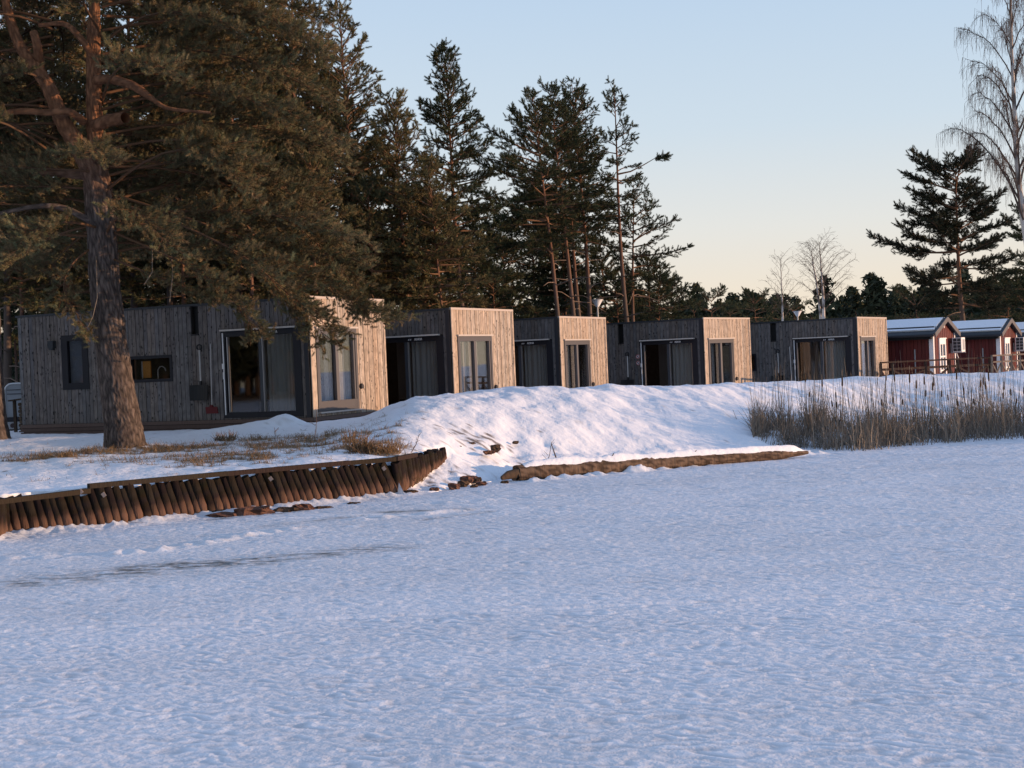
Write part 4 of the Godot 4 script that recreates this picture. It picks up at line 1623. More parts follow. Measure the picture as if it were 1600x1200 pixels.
func make_forest() -> void:
	var olive := Color(0.125, 0.112, 0.052)
	var dark := Color(0.055, 0.066, 0.034)
	var s := 1
	# those that can be told apart
	pine_at("tall slim pine with a pointed top, alone between the dense stand and the middle group", 727, 692, 82, 430, 50, 2.0, {"seed": 1, "green": dark, "taper": 0.6, "gap": 0.36, "skip": 0.08, "side": 7.5})
	pine_at("pine with a rounded top at the right edge of the dense stand against the sky", 562, 530, 12, 440, 48, 2.6, {"seed": 2, "green": olive, "gap": 0.43, "side": 6.0})
	pine_at("bushy olive pine hanging low behind the gap between first and second cabin", 640, 612, 150, 478, 47, 2.3, {"seed": 3, "green": olive, "gap": 0.42, "side": 6.5, "skip": 0.05})
	pine_at("shorter bushy pine right of the olive one, behind the second cabin's sunlit end", 690, 670, 262, 484, 46, 1.9, {"seed": 4, "green": olive, "gap": 0.4, "side": 6.5, "skip": 0.05})
	pine_at("leftmost tall pine of the middle group with branches reaching towards the left", 868, 834, 150, 395, 56, 2.5, {"seed": 5, "side": 8.0, "green": dark, "bias": Vector3(-0.35, 0, 0), "snags": 8, "skip": 0.12})
	pine_at("second pine of the middle group, with a thin reddish trunk", 895, 860, 138, 360, 58, 2.1, {"seed": 6, "side": 8.0, "green": dark, "snags": 8, "skip": 0.15})
	pine_at("third pine of the middle group, just left of the street lamp", 918, 897, 132, 370, 60, 2.2, {"seed": 7, "side": 8.0, "green": dark, "snags": 8, "skip": 0.18})
	pine_at("dark pine standing farther back inside the middle group", 908, 880, 165, 380, 64, 2.5, {"seed": 8, "side": 8.0, "green": dark, "snags": 6, "skip": 0.15})
	var lone := pine_at("slender pine with a bare trunk and one long branch out to the right", 983, 955, 132, 345, 58, 1.45, {"seed": 9, "green": dark, "snags": 9, "skip": 0.3, "gap": 0.62})
	var mb := MB.new()
	var buf := PackedFloat32Array()
	rng.seed = 99
	var p := []
	for q in [[966, 272], [985, 268], [1005, 258], [1022, 248], [1040, 245]]:
		p.append(at(q[0], q[1], 58) - lone.position)
	limb(mb, buf, p, 0.04, {"from": 0.75, "side": 16.0, "green": dark, "reach": 0.2})
	part("long_branch", mb, M.limb, lone)
	copies("branch_needles", tuft_far, M.needles, buf, lone)
	pine_at("broad low pine leaning out to the right of the slender bare-trunked one", 992, 988, 282, 452, 61, 1.75, {"seed": 10, "green": dark, "bias": Vector3(0.45, 0, 0), "skip": 0.25, "snags": 6})
	# low growth that closes the gaps below the middle group
	for q in [[745, 738, 330, 60, 1.9], [790, 785, 352, 66, 2.4], [835, 828, 300, 70, 2.6], [882, 876, 290, 70, 2.4], [945, 940, 385, 68, 2.0], [1015, 1012, 405, 70, 2.0], [965, 962, 430, 66, 2.0], [880, 876, 400, 72, 2.2], [1050, 1048, 448, 72, 1.8], [772, 770, 420, 58, 1.7], [1030, 1028, 440, 66, 1.8]]:
		s += 1
		pine_at("low dark pine of the undergrowth behind the second to fourth cabins", q[0], q[1], q[2], 497, q[3], q[4], {"seed": 60 + s, "green": dark, "gap": 0.43, "skip": 0.05, "snags": 0, "tuft": 1.25, "step": 0.13}, "low pines behind the middle cabins")
	# the dense stand behind the first cabin
	for q in [[-70, -90, -120, 46, 2.6], [5, -12, -90, 45, 2.5], [82, 62, -150, 47, 2.4], [150, 130, -60, 50, 2.6], [215, 195, -140, 47, 2.5], [270, 250, -120, 46, 2.4], [322, 300, -170, 48, 2.5], [372, 350, -80, 46, 2.3], [430, 405, -110, 49, 2.6], [478, 450, -60, 47, 2.4], [515, 495, 60, 51, 2.4], [500, 480, 230, 44, 2.0], [400, 390, 180, 43, 2.0], [290, 280, 200, 43, 2.0], [110, 100, 190, 43, 2.1], [30, 25, 220, 43, 2.0], [585, 575, 300, 46, 1.9]]:
		s += 1
		pine_at("dark pine in the dense stand behind the first cabin", q[0], q[1], q[2], 455.0 if q[2] < 100.0 else 486.0, q[3], q[4], {"seed": 100 + s, "green": olive.lerp(dark, 0.3 * (s % 3)), "gap": 0.43, "side": 5.5, "skip": 0.06, "snags": 4}, "pines of the dense stand")
	for q in [[-40, -60, 40, 62], [45, 25, 20, 64], [120, 105, -20, 66], [185, 170, 30, 63], [250, 235, 10, 65], [340, 320, 0, 66], [410, 395, 20, 64], [470, 450, 30, 67], [545, 520, 120, 62], [605, 585, 230, 64], [660, 640, 300, 62], [705, 690, 330, 66]]:
		s += 1
		pine_at("pine deep inside the dense stand, almost hidden", q[0], q[1], q[2], 500, q[3], 3.0, {"seed": 140 + s, "green": dark, "gap": 0.7, "skip": 0.05, "snags": 3, "tuft": 1.5, "step": 0.17}, "pines deep inside the dense stand")
	for q in [[-50, 400, 57], [20, 410, 59], [70, 395, 56], [135, 405, 58], [180, 415, 57], [240, 400, 56], [300, 410, 58], [355, 395, 57], [405, 405, 56], [455, 410, 58], [505, 400, 57], [560, 405, 56], [610, 415, 57], [665, 410, 56]]:
		s += 1
		pine_at("young pine low in the dense stand, almost hidden", q[0], q[0] - 3, q[1], 520, q[2], 2.1, {"seed": 300 + s, "green": dark, "gap": 0.5, "taper": 0.45, "skip": 0.0, "snags": 0, "tuft": 1.5, "step": 0.17}, "young pines low in the dense stand")
	# ruddy trunk at the left edge
	rng.seed = 5
	var pt := thing("pine_tree", "ruddy pine trunk cut by the left edge of the photograph, beside the caravan", "tree", Vector3.ZERO)
	mb = MB.new()
	barked(mb, spine([[0, 704], [-4, 680], [-8, 640], [-12, 560], [-16, 440], [-20, 280], [-22, 100], [-24, -60]], 36.0), [0.4, 0.31, 0.27, 0.24, 0.22, 0.2, 0.17, 0.1], 48, 18, 0.02, 1.2)
	mb.smooth_normals()
	part("trunk", mb, M.bark, pt)
	mb = MB.new()
	buf = PackedFloat32Array()
	for i in 26:
		var root := at(-14, 380 - i * 17, 36)
		var a := i * 2.4
		var hd := Vector3(cos(a), 0, sin(a))
		var lp := []
		for j in 6:
			var e := j / 5.0
			lp.append(root + hd * 2.6 * e + Vector3.UP * 2.6 * (0.25 * e - 0.4 * e * e))
		limb(mb, buf, lp, 0.04, {"green": olive, "step": 0.15})
	part("limbs", mb, M.limb, pt).set_meta("kind", "stuff")
	copies("crown", tuft_far, M.needles, buf, pt)
	# right side
	pine_at("broad pine with flat layered branches standing free behind the red cottages", 1507, 1489, 258, 478, 78, 3.6, {"seed": 11, "low": 0.02, "green": Color(0.036, 0.042, 0.026), "droop": 0.12, "tip": 0.42, "taper": 0.27, "gap": 0.72, "skip": 0.14, "bias": Vector3(-0.18, 0, 0), "tuft": 1.35, "step": 0.12, "reach": 0.3, "r": 0.2, "side": 10.0, "snags": 4})
	pine_at("dark pine behind the birch at the right edge", 1632, 1625, 285, 470, 88, 3.6, {"seed": 12, "green": dark, "tuft": 1.3, "gap": 0.9, "skip": 0.2})
	var low := [[1400, 470, 100, "small rounded pine nearest the farthest timber cabin's end"], [1432, 455, 96, "dark pine left of the broad free-standing pine"], [1462, 468, 104, "low pine under the left arm of the broad pine"], [1545, 448, 96, "bushy pine right of the broad pine's trunk"], [1575, 432, 92, "tallest of the low pines beside the birch"], [1520, 470, 98, "low pine hiding the foot of the broad pine"], [1612, 440, 90, "bushy pine under the birch at the right edge"],
		[1085, 470, 112, "small far pine leftmost in the row above the fourth cabin"], [1112, 454, 110, "round-topped far pine above the fourth cabin's dark side"], [1140, 470, 116, "low far pine between the two taller far ones"], [1180, 452, 112, "tallest far pine, above the fourth cabin's sunlit end"], [1207, 474, 118, "low far pine left of the thin bare birch"], [1240, 470, 122, "far pine between the two bare birches"], [1268, 482, 120, "low far pine at the foot of the larger bare birch"], [1300, 486, 128, "low far pine right of the larger bare birch"], [1338, 477, 118, "flat-topped far pine above the farthest timber cabin"], [1372, 480, 124, "far pine above the farthest cabin's sunlit end"]]
	for q in low:
		s += 1
		pine_at(q[3], q[0], q[0] - 2, q[1] + (18 if q[0] > 1390 else 9), 500, q[2], 2.4 if q[2] > 105 else 2.8, {"seed": 200 + s, "green": dark, "gap": 0.75, "taper": 0.5, "skip": 0.05, "snags": 0, "tuft": 1.5, "step": 0.17, "reach": 0.4})
	# far wood that closes the horizon
	rng.seed = 900
	mb = MB.new()
	mb.col = Color(0.1, 0.07, 0.05)
	mb.tube([Vector3.ZERO, Vector3(0, 7, 0)], [0.15, 0.04], 5)
	for k in 520:
		var y := rnd(1.2, 8.6)
		var r := 1.9 * pow(1.0 - (y - 1.2) / 7.6, 0.6) * sqrt(rng.randf())
		var a := rnd(0, TAU)
		var c := Vector3(cos(a) * r, y, sin(a) * r)
		mb.col = Color(0.035, 0.042, 0.024) * rnd(0.6, 1.3)
		mb.tri(c + jitter(0.42), c + jitter(0.42), c + jitter(0.42))
	var fm := mb.mesh()
	buf = PackedFloat32Array()
	for k in 1000:
		var az := rnd(-0.6, 0.62)
		var d := rnd(150, 300)
		var sc := rnd(0.7, 1.15)
		put(buf, Basis(Vector3.UP, rnd(0, TAU)).scaled(Vector3(sc * 1.2, sc, sc * 1.2)), Vector3(sin(az) * d, 0.4, -cos(az) * d), Color(1, 1, 1) * rnd(0.8, 1.2))
	for k in 900:
		var az := rnd(3.2, 5.5)
		var d := rnd(75, 130)
		var sc := rnd(1.3, 2.1)
		put(buf, Basis(Vector3.UP, rnd(0, TAU)).scaled(Vector3(sc * 1.2, sc, sc * 1.2)), Vector3(sin(az) * d, 0.3, -cos(az) * d), Color(1, 1, 1) * rnd(0.8, 1.2))
	var fw := copies("far_wood", fm, M.needles, buf, self)
	tag(fw, "far-off dark wood closing the horizon beyond the cabins", "wood")

# ------------------------------------------------------------------ bare birches
func birch(label: String, path: Array, r0: float, o: Dictionary) -> void:
	rng.seed = int(o.seed)
	var t := thing("birch_tree", label, "tree", path[0])
	var org: Vector3 = path[0]
	var pts := []
	var rad := []
	var cols := []
	var sp := smooth_path(path, 8)
	for k in sp.size():
		var s := float(k) / (sp.size() - 1)
		pts.append(sp[k] - org)
		rad.append(maxf(r0 * (1.0 - 0.9 * s), 0.012))
		var mark := noise.get_noise_2d(k * 130.0, o.seed * 10.0)
		cols.append(Color(0.5, 0.46, 0.42).lerp(Color(0.08, 0.065, 0.055), clampf(mark * 2.2 - 0.1, 0, 0.9)).lerp(Color(0.13, 0.09, 0.07), smoothstep(0.5, 0.95, s)))
	var tm := MB.new()
	tm.tube(pts, rad, 9, cols, false)
	part("trunk", tm, M.limb, t)
	var bm := MB.new()
	var wm := MB.new()
	var dk := Color(0.085, 0.065, 0.055)
	var span: float = o.reach
	var first: float = o.get("first", 0.2)
	var n: int = o.count
	for k in n:
		var s := lerpf(first, 0.98, (k + rng.randf()) / n)
		var fi := s * (pts.size() - 1)
		var i := mini(int(fi), pts.size() - 2)
		var root: Vector3 = pts[i].lerp(pts[i + 1], fi - i)
		var az := k * 2.4 + rnd(-0.5, 0.5)
		var l: float = span * (1.05 - 0.75 * s) * rnd(0.7, 1.15)
		var hd := Vector3(cos(az), 0, sin(az))
		var arch: float = o.get("arch", 0.5)
		var bp := []
		var br := []
		for j in 8:
			var e := j / 7.0
			bp.append(root + hd * l * (o.get("out", 0.95) * e) + Vector3.UP * l * (o.get("rise", 1.25) * e - arch * e * e) + jitter(0.02 * l))
			br.append(maxf(rad[i] * o.get("fat", 0.5) * (1.0 - 0.85 * e), o.get("thin", 0.012)))
		bm.tube(bp, br, 4, [dk, dk, dk, dk, dk, dk, dk, dk], false)
		# side branches and hanging twigs
		var m := int(l * o.twigs)
		for q in m:
			var e := 0.25 + 0.75 * (q + rng.randf()) / m
			var fj := e * 7.0
			var j := mini(int(fj), 6)
			var p: Vector3 = bp[j].lerp(bp[j + 1], fj - j)
			var dir = ((bp[j + 1] - bp[j]).normalized() + jitter(0.9)).normalized()
			var bl: float = rnd(0.4, 1.2) * o.get("twig", 1.0)
			var a = p + dir * bl * 0.45
			var hang: float = o.get("hang", 0.8)
			var c = a + (dir * (1.0 - hang) * 0.6 + Vector3.DOWN * hang * rnd(0.4, 1.1)) * bl
			var th: float = o.get("thin", 0.012) * 0.75
			wm.tube([p, a, c], [th, th * 0.8, th * 0.5], 3, [dk, dk, dk], false)
			for z in int(o.get("fine", 2)):
				var f0 = a.lerp(c, rnd(0.0, 0.7)) if z % 2 else p.lerp(a, rnd(0.2, 1.0))
				var f1 = f0 + (jitter(0.3) + dir * (1.0 - hang) * 0.5 + Vector3.DOWN * hang * rnd(0.2, 0.9)) * bl * 0.7
				wm.tube([f0, f1], [th * 0.6, th * 0.4], 3, [dk, dk], false)
	part("branches", bm, M.limb, t).set_meta("kind", "stuff")
	part("twigs", wm, M.limb, t).set_meta("kind", "stuff")

func make_birches() -> void:
	birch("tall weeping birch with bare hanging twigs at the right edge", [at(1625, 560, 70), at(1612, 430, 70), at(1597, 330, 70), at(1588, 240, 70), at(1584, 150, 70), at(1580, 60, 70), at(1578, -60, 70), at(1577, -170, 70)], 0.2, {"seed": 11, "reach": 4.4, "count": 40, "twigs": 15.0, "hang": 0.92, "arch": 0.95, "rise": 1.9, "out": 0.85, "first": 0.22, "thin": 0.013, "twig": 1.3, "fine": 3})
	birch("larger bare birch far behind the farthest timber cabin", [at(1287, 505, 95), at(1286, 460, 95), at(1283, 420, 95), at(1280, 378, 95)], 0.12, {"seed": 12, "fat": 0.3, "reach": 2.9, "count": 30, "twigs": 7.0, "hang": 0.3, "arch": 0.35, "first": 0.12, "thin": 0.009, "twig": 0.8})
	birch("second stem of the larger bare birch, just beside it", [at(1283, 505, 95.3), at(1277, 450, 95.3), at(1270, 410, 95.3), at(1268, 390, 95.3)], 0.09, {"seed": 15, "fat": 0.3, "reach": 1.8, "count": 20, "twigs": 7.0, "hang": 0.3, "arch": 0.35, "first": 0.15, "thin": 0.009, "twig": 0.8})
	birch("thin small bare birch left of the larger far birch", [at(1223, 505, 98), at(1222, 460, 98), at(1219, 402, 98)], 0.08, {"seed": 13, "fat": 0.3, "reach": 1.7, "count": 26, "twigs": 6.0, "hang": 0.25, "arch": 0.25, "first": 0.1, "thin": 0.009, "twig": 0.7})

# ------------------------------------------------------------------ red cottages
func cottage(label: String, near: Vector3, yaw: float, seed_: int) -> Node3D:
	rng.seed = seed_
	var root := thing("red_cottage", label, "cottage", near, -deg_to_rad(yaw), "red cottages on the right")
	var L := 7.4
	var W := 3.8
	var eave := 2.2
	var rise := 0.6
	var mb := MB.new()
	# upright boards on the long side and on the gable end
	var red := Color(0.105, 0.016, 0.012)
	for k in int(L / 0.16):
		mb.col = red * rnd(0.7, 1.2)
		mb.aabb(Vector3(-0.16 * (k + 1) + 0.006, -0.3, -0.04), Vector3(-0.16 * k - 0.006, eave, 0.0 + 0.012 * (k % 2)))
	var n := int(W / 0.155)
	for k in n:
		var s0 := W * k / n
		var s1 := W * (k + 1) / n
		var sm := (s0 + s1) * 0.5
		var h := eave + rise * (1.0 - absf(sm - W / 2) / (W / 2)) - 0.03
		mb.col = red * rnd(0.7, 1.2)
		mb.aabb(Vector3(-0.04, -0.3, -s1 + 0.006), Vector3(0.0 + 0.012 * (k % 2), h, -s0 - 0.006))
	part("boarding", mb, M.paint, root).set_meta("kind", "stuff")
	mb = MB.new()
	mb.col = red * 0.8
	mb.aabb(Vector3(-L, -0.3, -W + 0.02), Vector3(-0.05, eave, -0.05))
	part("wall", mb, M.matt, root)
	# roof of dark sheet with snow on it
	mb = MB.new()
	mb.col = Color(0.035, 0.036, 0.04)
	var ang := atan2(rise, W / 2)
	var over := 0.3
	for sgn: float in [1.0, -1.0]:
		var sl := (W / 2 + over) / cos(ang)
		var ctr := Vector3(-L / 2 + 0.0, eave + rise, -W / 2) + Vector3(0, -sin(ang), cos(ang) * sgn) * sl * 0.5 + Vector3(0, 0.05, 0)
		var b := Basis(Vector3(1, 0, 0), ang * sgn)
		mb.box(Transform3D(b, ctr), Vector3(L + 0.36, 0.06, sl))
	part("roof", mb, M.paint, root)
	for sgn: float in [1.0, -1.0]:
		var sm := MB.new()
		var b := Basis(Vector3(1, 0, 0), ang * sgn)
		var sl := (W / 2 + over) / cos(ang)
		for q: Array in [[0.06, 0.62], [0.7, 0.8]]:
			var mid = Vector3(-L / 2 - 0.02, eave + rise, -W / 2) + Vector3(0, -sin(ang), cos(ang) * sgn) * sl * (q[0] + q[1]) * 0.5 + Vector3(0, 0.11, 0)
			sm.box(Transform3D(b, mid), Vector3(L + 0.12, 0.06, sl * (q[1] - q[0])))
		part("roof_snow", sm, M.snow, root)
	mb = MB.new()
	mb.col = Color(0.03, 0.03, 0.034)
	mb.tube([Vector3(-L, eave - 0.08, over + 0.06), Vector3(0.16, eave - 0.08, over + 0.06)], [0.06, 0.06], 7)
	mb.tube([Vector3(-L, eave + 0.28, over - 0.24), Vector3(0.1, eave + 0.28, over - 0.24)], [0.03, 0.03], 6)
	part("gutter", mb, M.paint, root)
	mb = MB.new()
	mb.col = Color(0.02, 0.02, 0.022)
	mb.aabb(Vector3(-L, eave - 0.24, 0.014), Vector3(0.0, eave - 0.06, over))
	part("eave_soffit", mb, M.matt, root)
	# grey verge boards
	for sgn: float in [1.0, -1.0]:
		mb = MB.new()
		mb.col = Color(0.1, 0.09, 0.085)
		var a := Vector3(0.2, eave + rise + 0.0, -W / 2)
		var c := a + Vector3(0, -sin(ang), cos(ang) * sgn) * (W / 2 + over) / cos(ang)
		mb.beam(a + Vector3(0, 0.02, 0), c + Vector3(0, 0.02, 0), 0.04, 0.2)
		part("verge_board", mb, M.paint, root)
	mb = MB.new()
	mb.col = Color(0.72, 0.7, 0.68)
	mb.aabb(Vector3(-0.14, -0.3, 0.016), Vector3(0.03, eave - 0.05, 0.04))
	mb.aabb(Vector3(0.016, -0.3, -0.14), Vector3(0.042, eave + 0.02, 0.038))
	part("corner_board", mb, M.paint, root)
	mb = MB.new()
	mb.col = Color(0.72, 0.7, 0.68)
	mb.aabb(Vector3(0.016, -0.3, -W), Vector3(0.042, eave + 0.02, -W + 0.14))
	part("corner_board", mb, M.paint, root)
	# white glazed door in the gable
	var dr := node_part("door", root)
	mb = MB.new()
	mb.col = Color(0.78, 0.76, 0.73)
	var c0 := 0.95
	var c1 := 2.05
	mb.aabb(Vector3(0.016, -0.1, -c1), Vector3(0.06, 1.95, -c1 + 0.14))
	mb.aabb(Vector3(0.016, -0.1, -c0 - 0.14), Vector3(0.06, 1.95, -c0))
	mb.aabb(Vector3(0.016, 1.72, -c1 + 0.14), Vector3(0.058, 1.95, -c0 - 0.14))
	mb.aabb(Vector3(0.016, 1.95, -c1 - 0.05), Vector3(0.08, 2.0, -c0 + 0.05))
	part("frame", mb, M.paint, dr)
	mb = MB.new()
	mb.col = Color(0.78, 0.76, 0.73)
	var cm := (c0 + c1) / 2
	mb.aabb(Vector3(0.018, -0.1, -cm - 0.05), Vector3(0.05, 1.72, -cm + 0.05))
	for h: float in [-0.1, 0.55, 1.15]:
		mb.aabb(Vector3(0.018, h, -c1 + 0.14), Vector3(0.046, h + 0.07, -cm - 0.05))
		mb.aabb(Vector3(0.018, h, -cm + 0.05), Vector3(0.046, h + 0.07, -c0 - 0.14))
	part("glazing_bar", mb, M.paint, dr)
	for z: Array in [[-c1 + 0.14, -cm - 0.05], [-cm + 0.05, -c0 - 0.14]]:
		for h: Array in [[-0.03, 0.55], [0.62, 1.15], [1.22, 1.72]]:
			mb = MB.new()
			mb.col = Color(0.07, 0.075, 0.08)
			mb.aabb(Vector3(0.014, h[0], z[0]), Vector3(0.026, h[1], z[1]))
			part("pane", mb, M.paint_glass, dr)
	mb = MB.new()
	mb.col = Color(0.55, 0.45, 0.4)
	mb.tube([Vector3(0.0, eave + 0.35, -W / 2), Vector3(0.05, eave + 0.35, -W / 2)], [0.13, 0.13], 12)
	mb.col = Color(0.03, 0.02, 0.02)
	mb.aabb(Vector3(0.05, eave + 0.3, -W / 2 - 0.02), Vector3(0.06, eave + 0.4, -W / 2 + 0.02))
	part("vent", mb, M.paint, root)
	mb = MB.new()
	mb.col = Color(0.3, 0.29, 0.28)
	mb.tube([Vector3(-0.75, -0.3, 0.06), Vector3(-0.75, 1.55, 0.06)], [0.03, 0.03], 6)
	part("downpipe", mb, M.paint, root)
	return root

func heat_pump(c: Node3D, label: String) -> void:
	var t := thing("heat_pump", label, "heat pump", c.transform * Vector3(0.05, 1.35, -2.85), c.rotation.y, "white heat pumps on the cottages")
	t.scale = Vector3(0.78, 0.85, 0.7)
	var mb := MB.new()
	mb.col = Color(0.72, 0.71, 0.69)
	mb.aabb(Vector3(0.12, 0, -0.95), Vector3(0.62, 0.75, 0))
	part("casing", mb, M.paint, t)
	mb = MB.new()
	mb.col = Color(0.03, 0.032, 0.036)
	mb.aabb(Vector3(0.16, 0.04, 0.002), Vector3(0.58, 0.71, 0.012))
	mb.col = Color(0.3, 0.3, 0.31)
	mb.aabb(Vector3(0.622, 0.1, -0.8), Vector3(0.63, 0.65, -0.3))
	part("grille", mb, M.paint, t)
	for k in 3:
		mb = MB.new()
		mb.col = Color(0.45, 0.45, 0.45)
		mb.aabb(Vector3(0.16, 0.19 + 0.17 * k, 0.012), Vector3(0.58, 0.215 + 0.17 * k, 0.022))
		part("grille_bar", mb, M.paint, t)
	mb = MB.new()
	mb.col = Color(0.45, 0.45, 0.45)
	mb.aabb(Vector3(0.36, 0.04, 0.012), Vector3(0.385, 0.71, 0.024))
	part("grille_bar", mb, M.paint, t)
	mb = MB.new()
	mb.col = Color(0.4, 0.39, 0.37)
	for z: float in [-0.1, -0.85]:
		mb.aabb(Vector3(0.0, -0.05, z - 0.03), Vector3(0.66, -0.003, z + 0.03))
		mb.aabb(Vector3(0.0, -0.05, z - 0.03), Vector3(0.04, 0.45, z + 0.03))
	part("bracket", mb, M.paint, t)
	mb = MB.new()
	mb.col = Color(0.6, 0.58, 0.55)
	mb.tube([Vector3(0.2, -0.05, -0.5), Vector3(0.3, -0.3, -0.5), Vector3(0.22, -0.7, -0.5), Vector3(0.2, -1.3, -0.5)], [0.04, 0.04, 0.04, 0.04], 7)
	part("pipe", mb, M.paint, t)

func rail_run(root: Node3D, pts: Array, top: float, low: float, cl: Color, th: float, every: int) -> void:
	for k in pts.size():
		var p: Vector3 = pts[k]
		var mb := MB.new()
		mb.col = cl * rnd(0.9, 1.1)
		mb.aabb(p + Vector3(-th, -0.5, -th), p + Vector3(th, top, th))
		part("post", mb, M.board, root)
		if k == 0:
			continue
		var q: Vector3 = pts[k - 1]
		mb = MB.new()
		mb.col = cl
		mb.beam(q + Vector3(0, top + 0.03, 0), p + Vector3(0, top + 0.03, 0), th * 2.6, 0.06)
		part("top_rail", mb, M.board, root)
		mb = MB.new()
		mb.col = cl
		mb.beam(q + Vector3(0, low, 0), p + Vector3(0, low, 0), th * 1.2, th * 1.8)
		part("lower_rail", mb, M.board, root)
		if k % every == 0 or every == 1:
			for e in 2:
				mb = MB.new()
				mb.col = cl
				var hl := low - 0.04 if e == 0 else 0.02
				var hr := 0.02 if e == 0 else low - 0.04
				mb.beam(q + Vector3(0, hl, 0.005 - 0.03 * e), p + Vector3(0, hr, 0.005 - 0.03 * e), th * 0.9, th * 1.5)
				part("brace", mb, M.board, root)

func make_cottages() -> void:
	rng.seed = 61
	var pg := mat("paint_glass", Color(1, 1, 1), 0.06, 0.6)
	pg.metallic_specular = 0.6
	var c1 := cottage("red cottage with a white glazed door, left of its twin", at(1456.5, 521, 60) - Vector3(0, 2.2, 0), 31.0, 71)
	var c2 := cottage("red cottage cut by the right edge of the photograph", at(1561, 521, 65.5) - Vector3(0, 2.2, 0), 31.0, 72)
	cottage("third red cottage, only the end of its snowy roof in view", at(1668, 521, 70) - Vector3(0, 2.2, 0), 31.0, 73)
	heat_pump(c1, "white heat pump on the gable of the left red cottage")
	heat_pump(c2, "white heat pump cut by the right edge, on the second red cottage")
	# dark timber railing and a paler one beyond its corner
	var t := thing("railing", "dark brown timber railing with crossed braces before the red cottages", "railing")
	var pts := []
	for q in [1375, 1393, 1445, 1482, 1495, 1546]:
		var p := at(q, 545, 53.5 + (q - 1375) * 0.012)
		p.y = 0.62
		pts.append(p)
	rail_run(t, pts, 1.02, 0.78, Color(0.075, 0.05, 0.04), 0.05, 1)
	t = thing("railing", "paler grey timber railing at the right edge before the second red cottage", "railing")
	pts = []
	for q in [1549, 1564, 1579, 1593, 1607, 1621, 1635]:
		var p := at(q, 545, 55.2 + (q - 1549) * 0.02)
		p.y = 0.66
		pts.append(p)
	rail_run(t, pts, 1.05, 0.83, Color(0.3, 0.25, 0.21), 0.035, 1)

func street_lamp(px: float, py: float, d: float, label: String) -> void:
	var top := at(px, py, d)
	var t := thing("street_lamp", label, "street lamp", Vector3(top.x, 0.5, top.z), 0.0, "funnel street lamps behind the cabins")
	var h := top.y - 0.5
	var mb := MB.new()
	mb.col = Color(0.5, 0.5, 0.48)
	mb.tube([Vector3(0, 0, 0), Vector3(0, h - 0.3, 0)], [0.05, 0.035], 8)
	part("pole", mb, M.paint, t)
	mb = MB.new()
	mb.col = Color(0.55, 0.58, 0.62)
	mb.tube([Vector3(0, h - 0.3, 0), Vector3(0, h - 0.27, 0), Vector3(0, h - 0.02, 0)], [0.05, 0.08, 0.23], 16)
	part("lamp_shade", mb, M.paint, t)
	mb = MB.new()
	mb.col = Color(0.55, 0.56, 0.58)
	mb.tube([Vector3(0, h - 0.02, 0), Vector3(0, h, 0)], [0.26, 0.24], 16)
	part("lamp_cover", mb, M.paint, t)

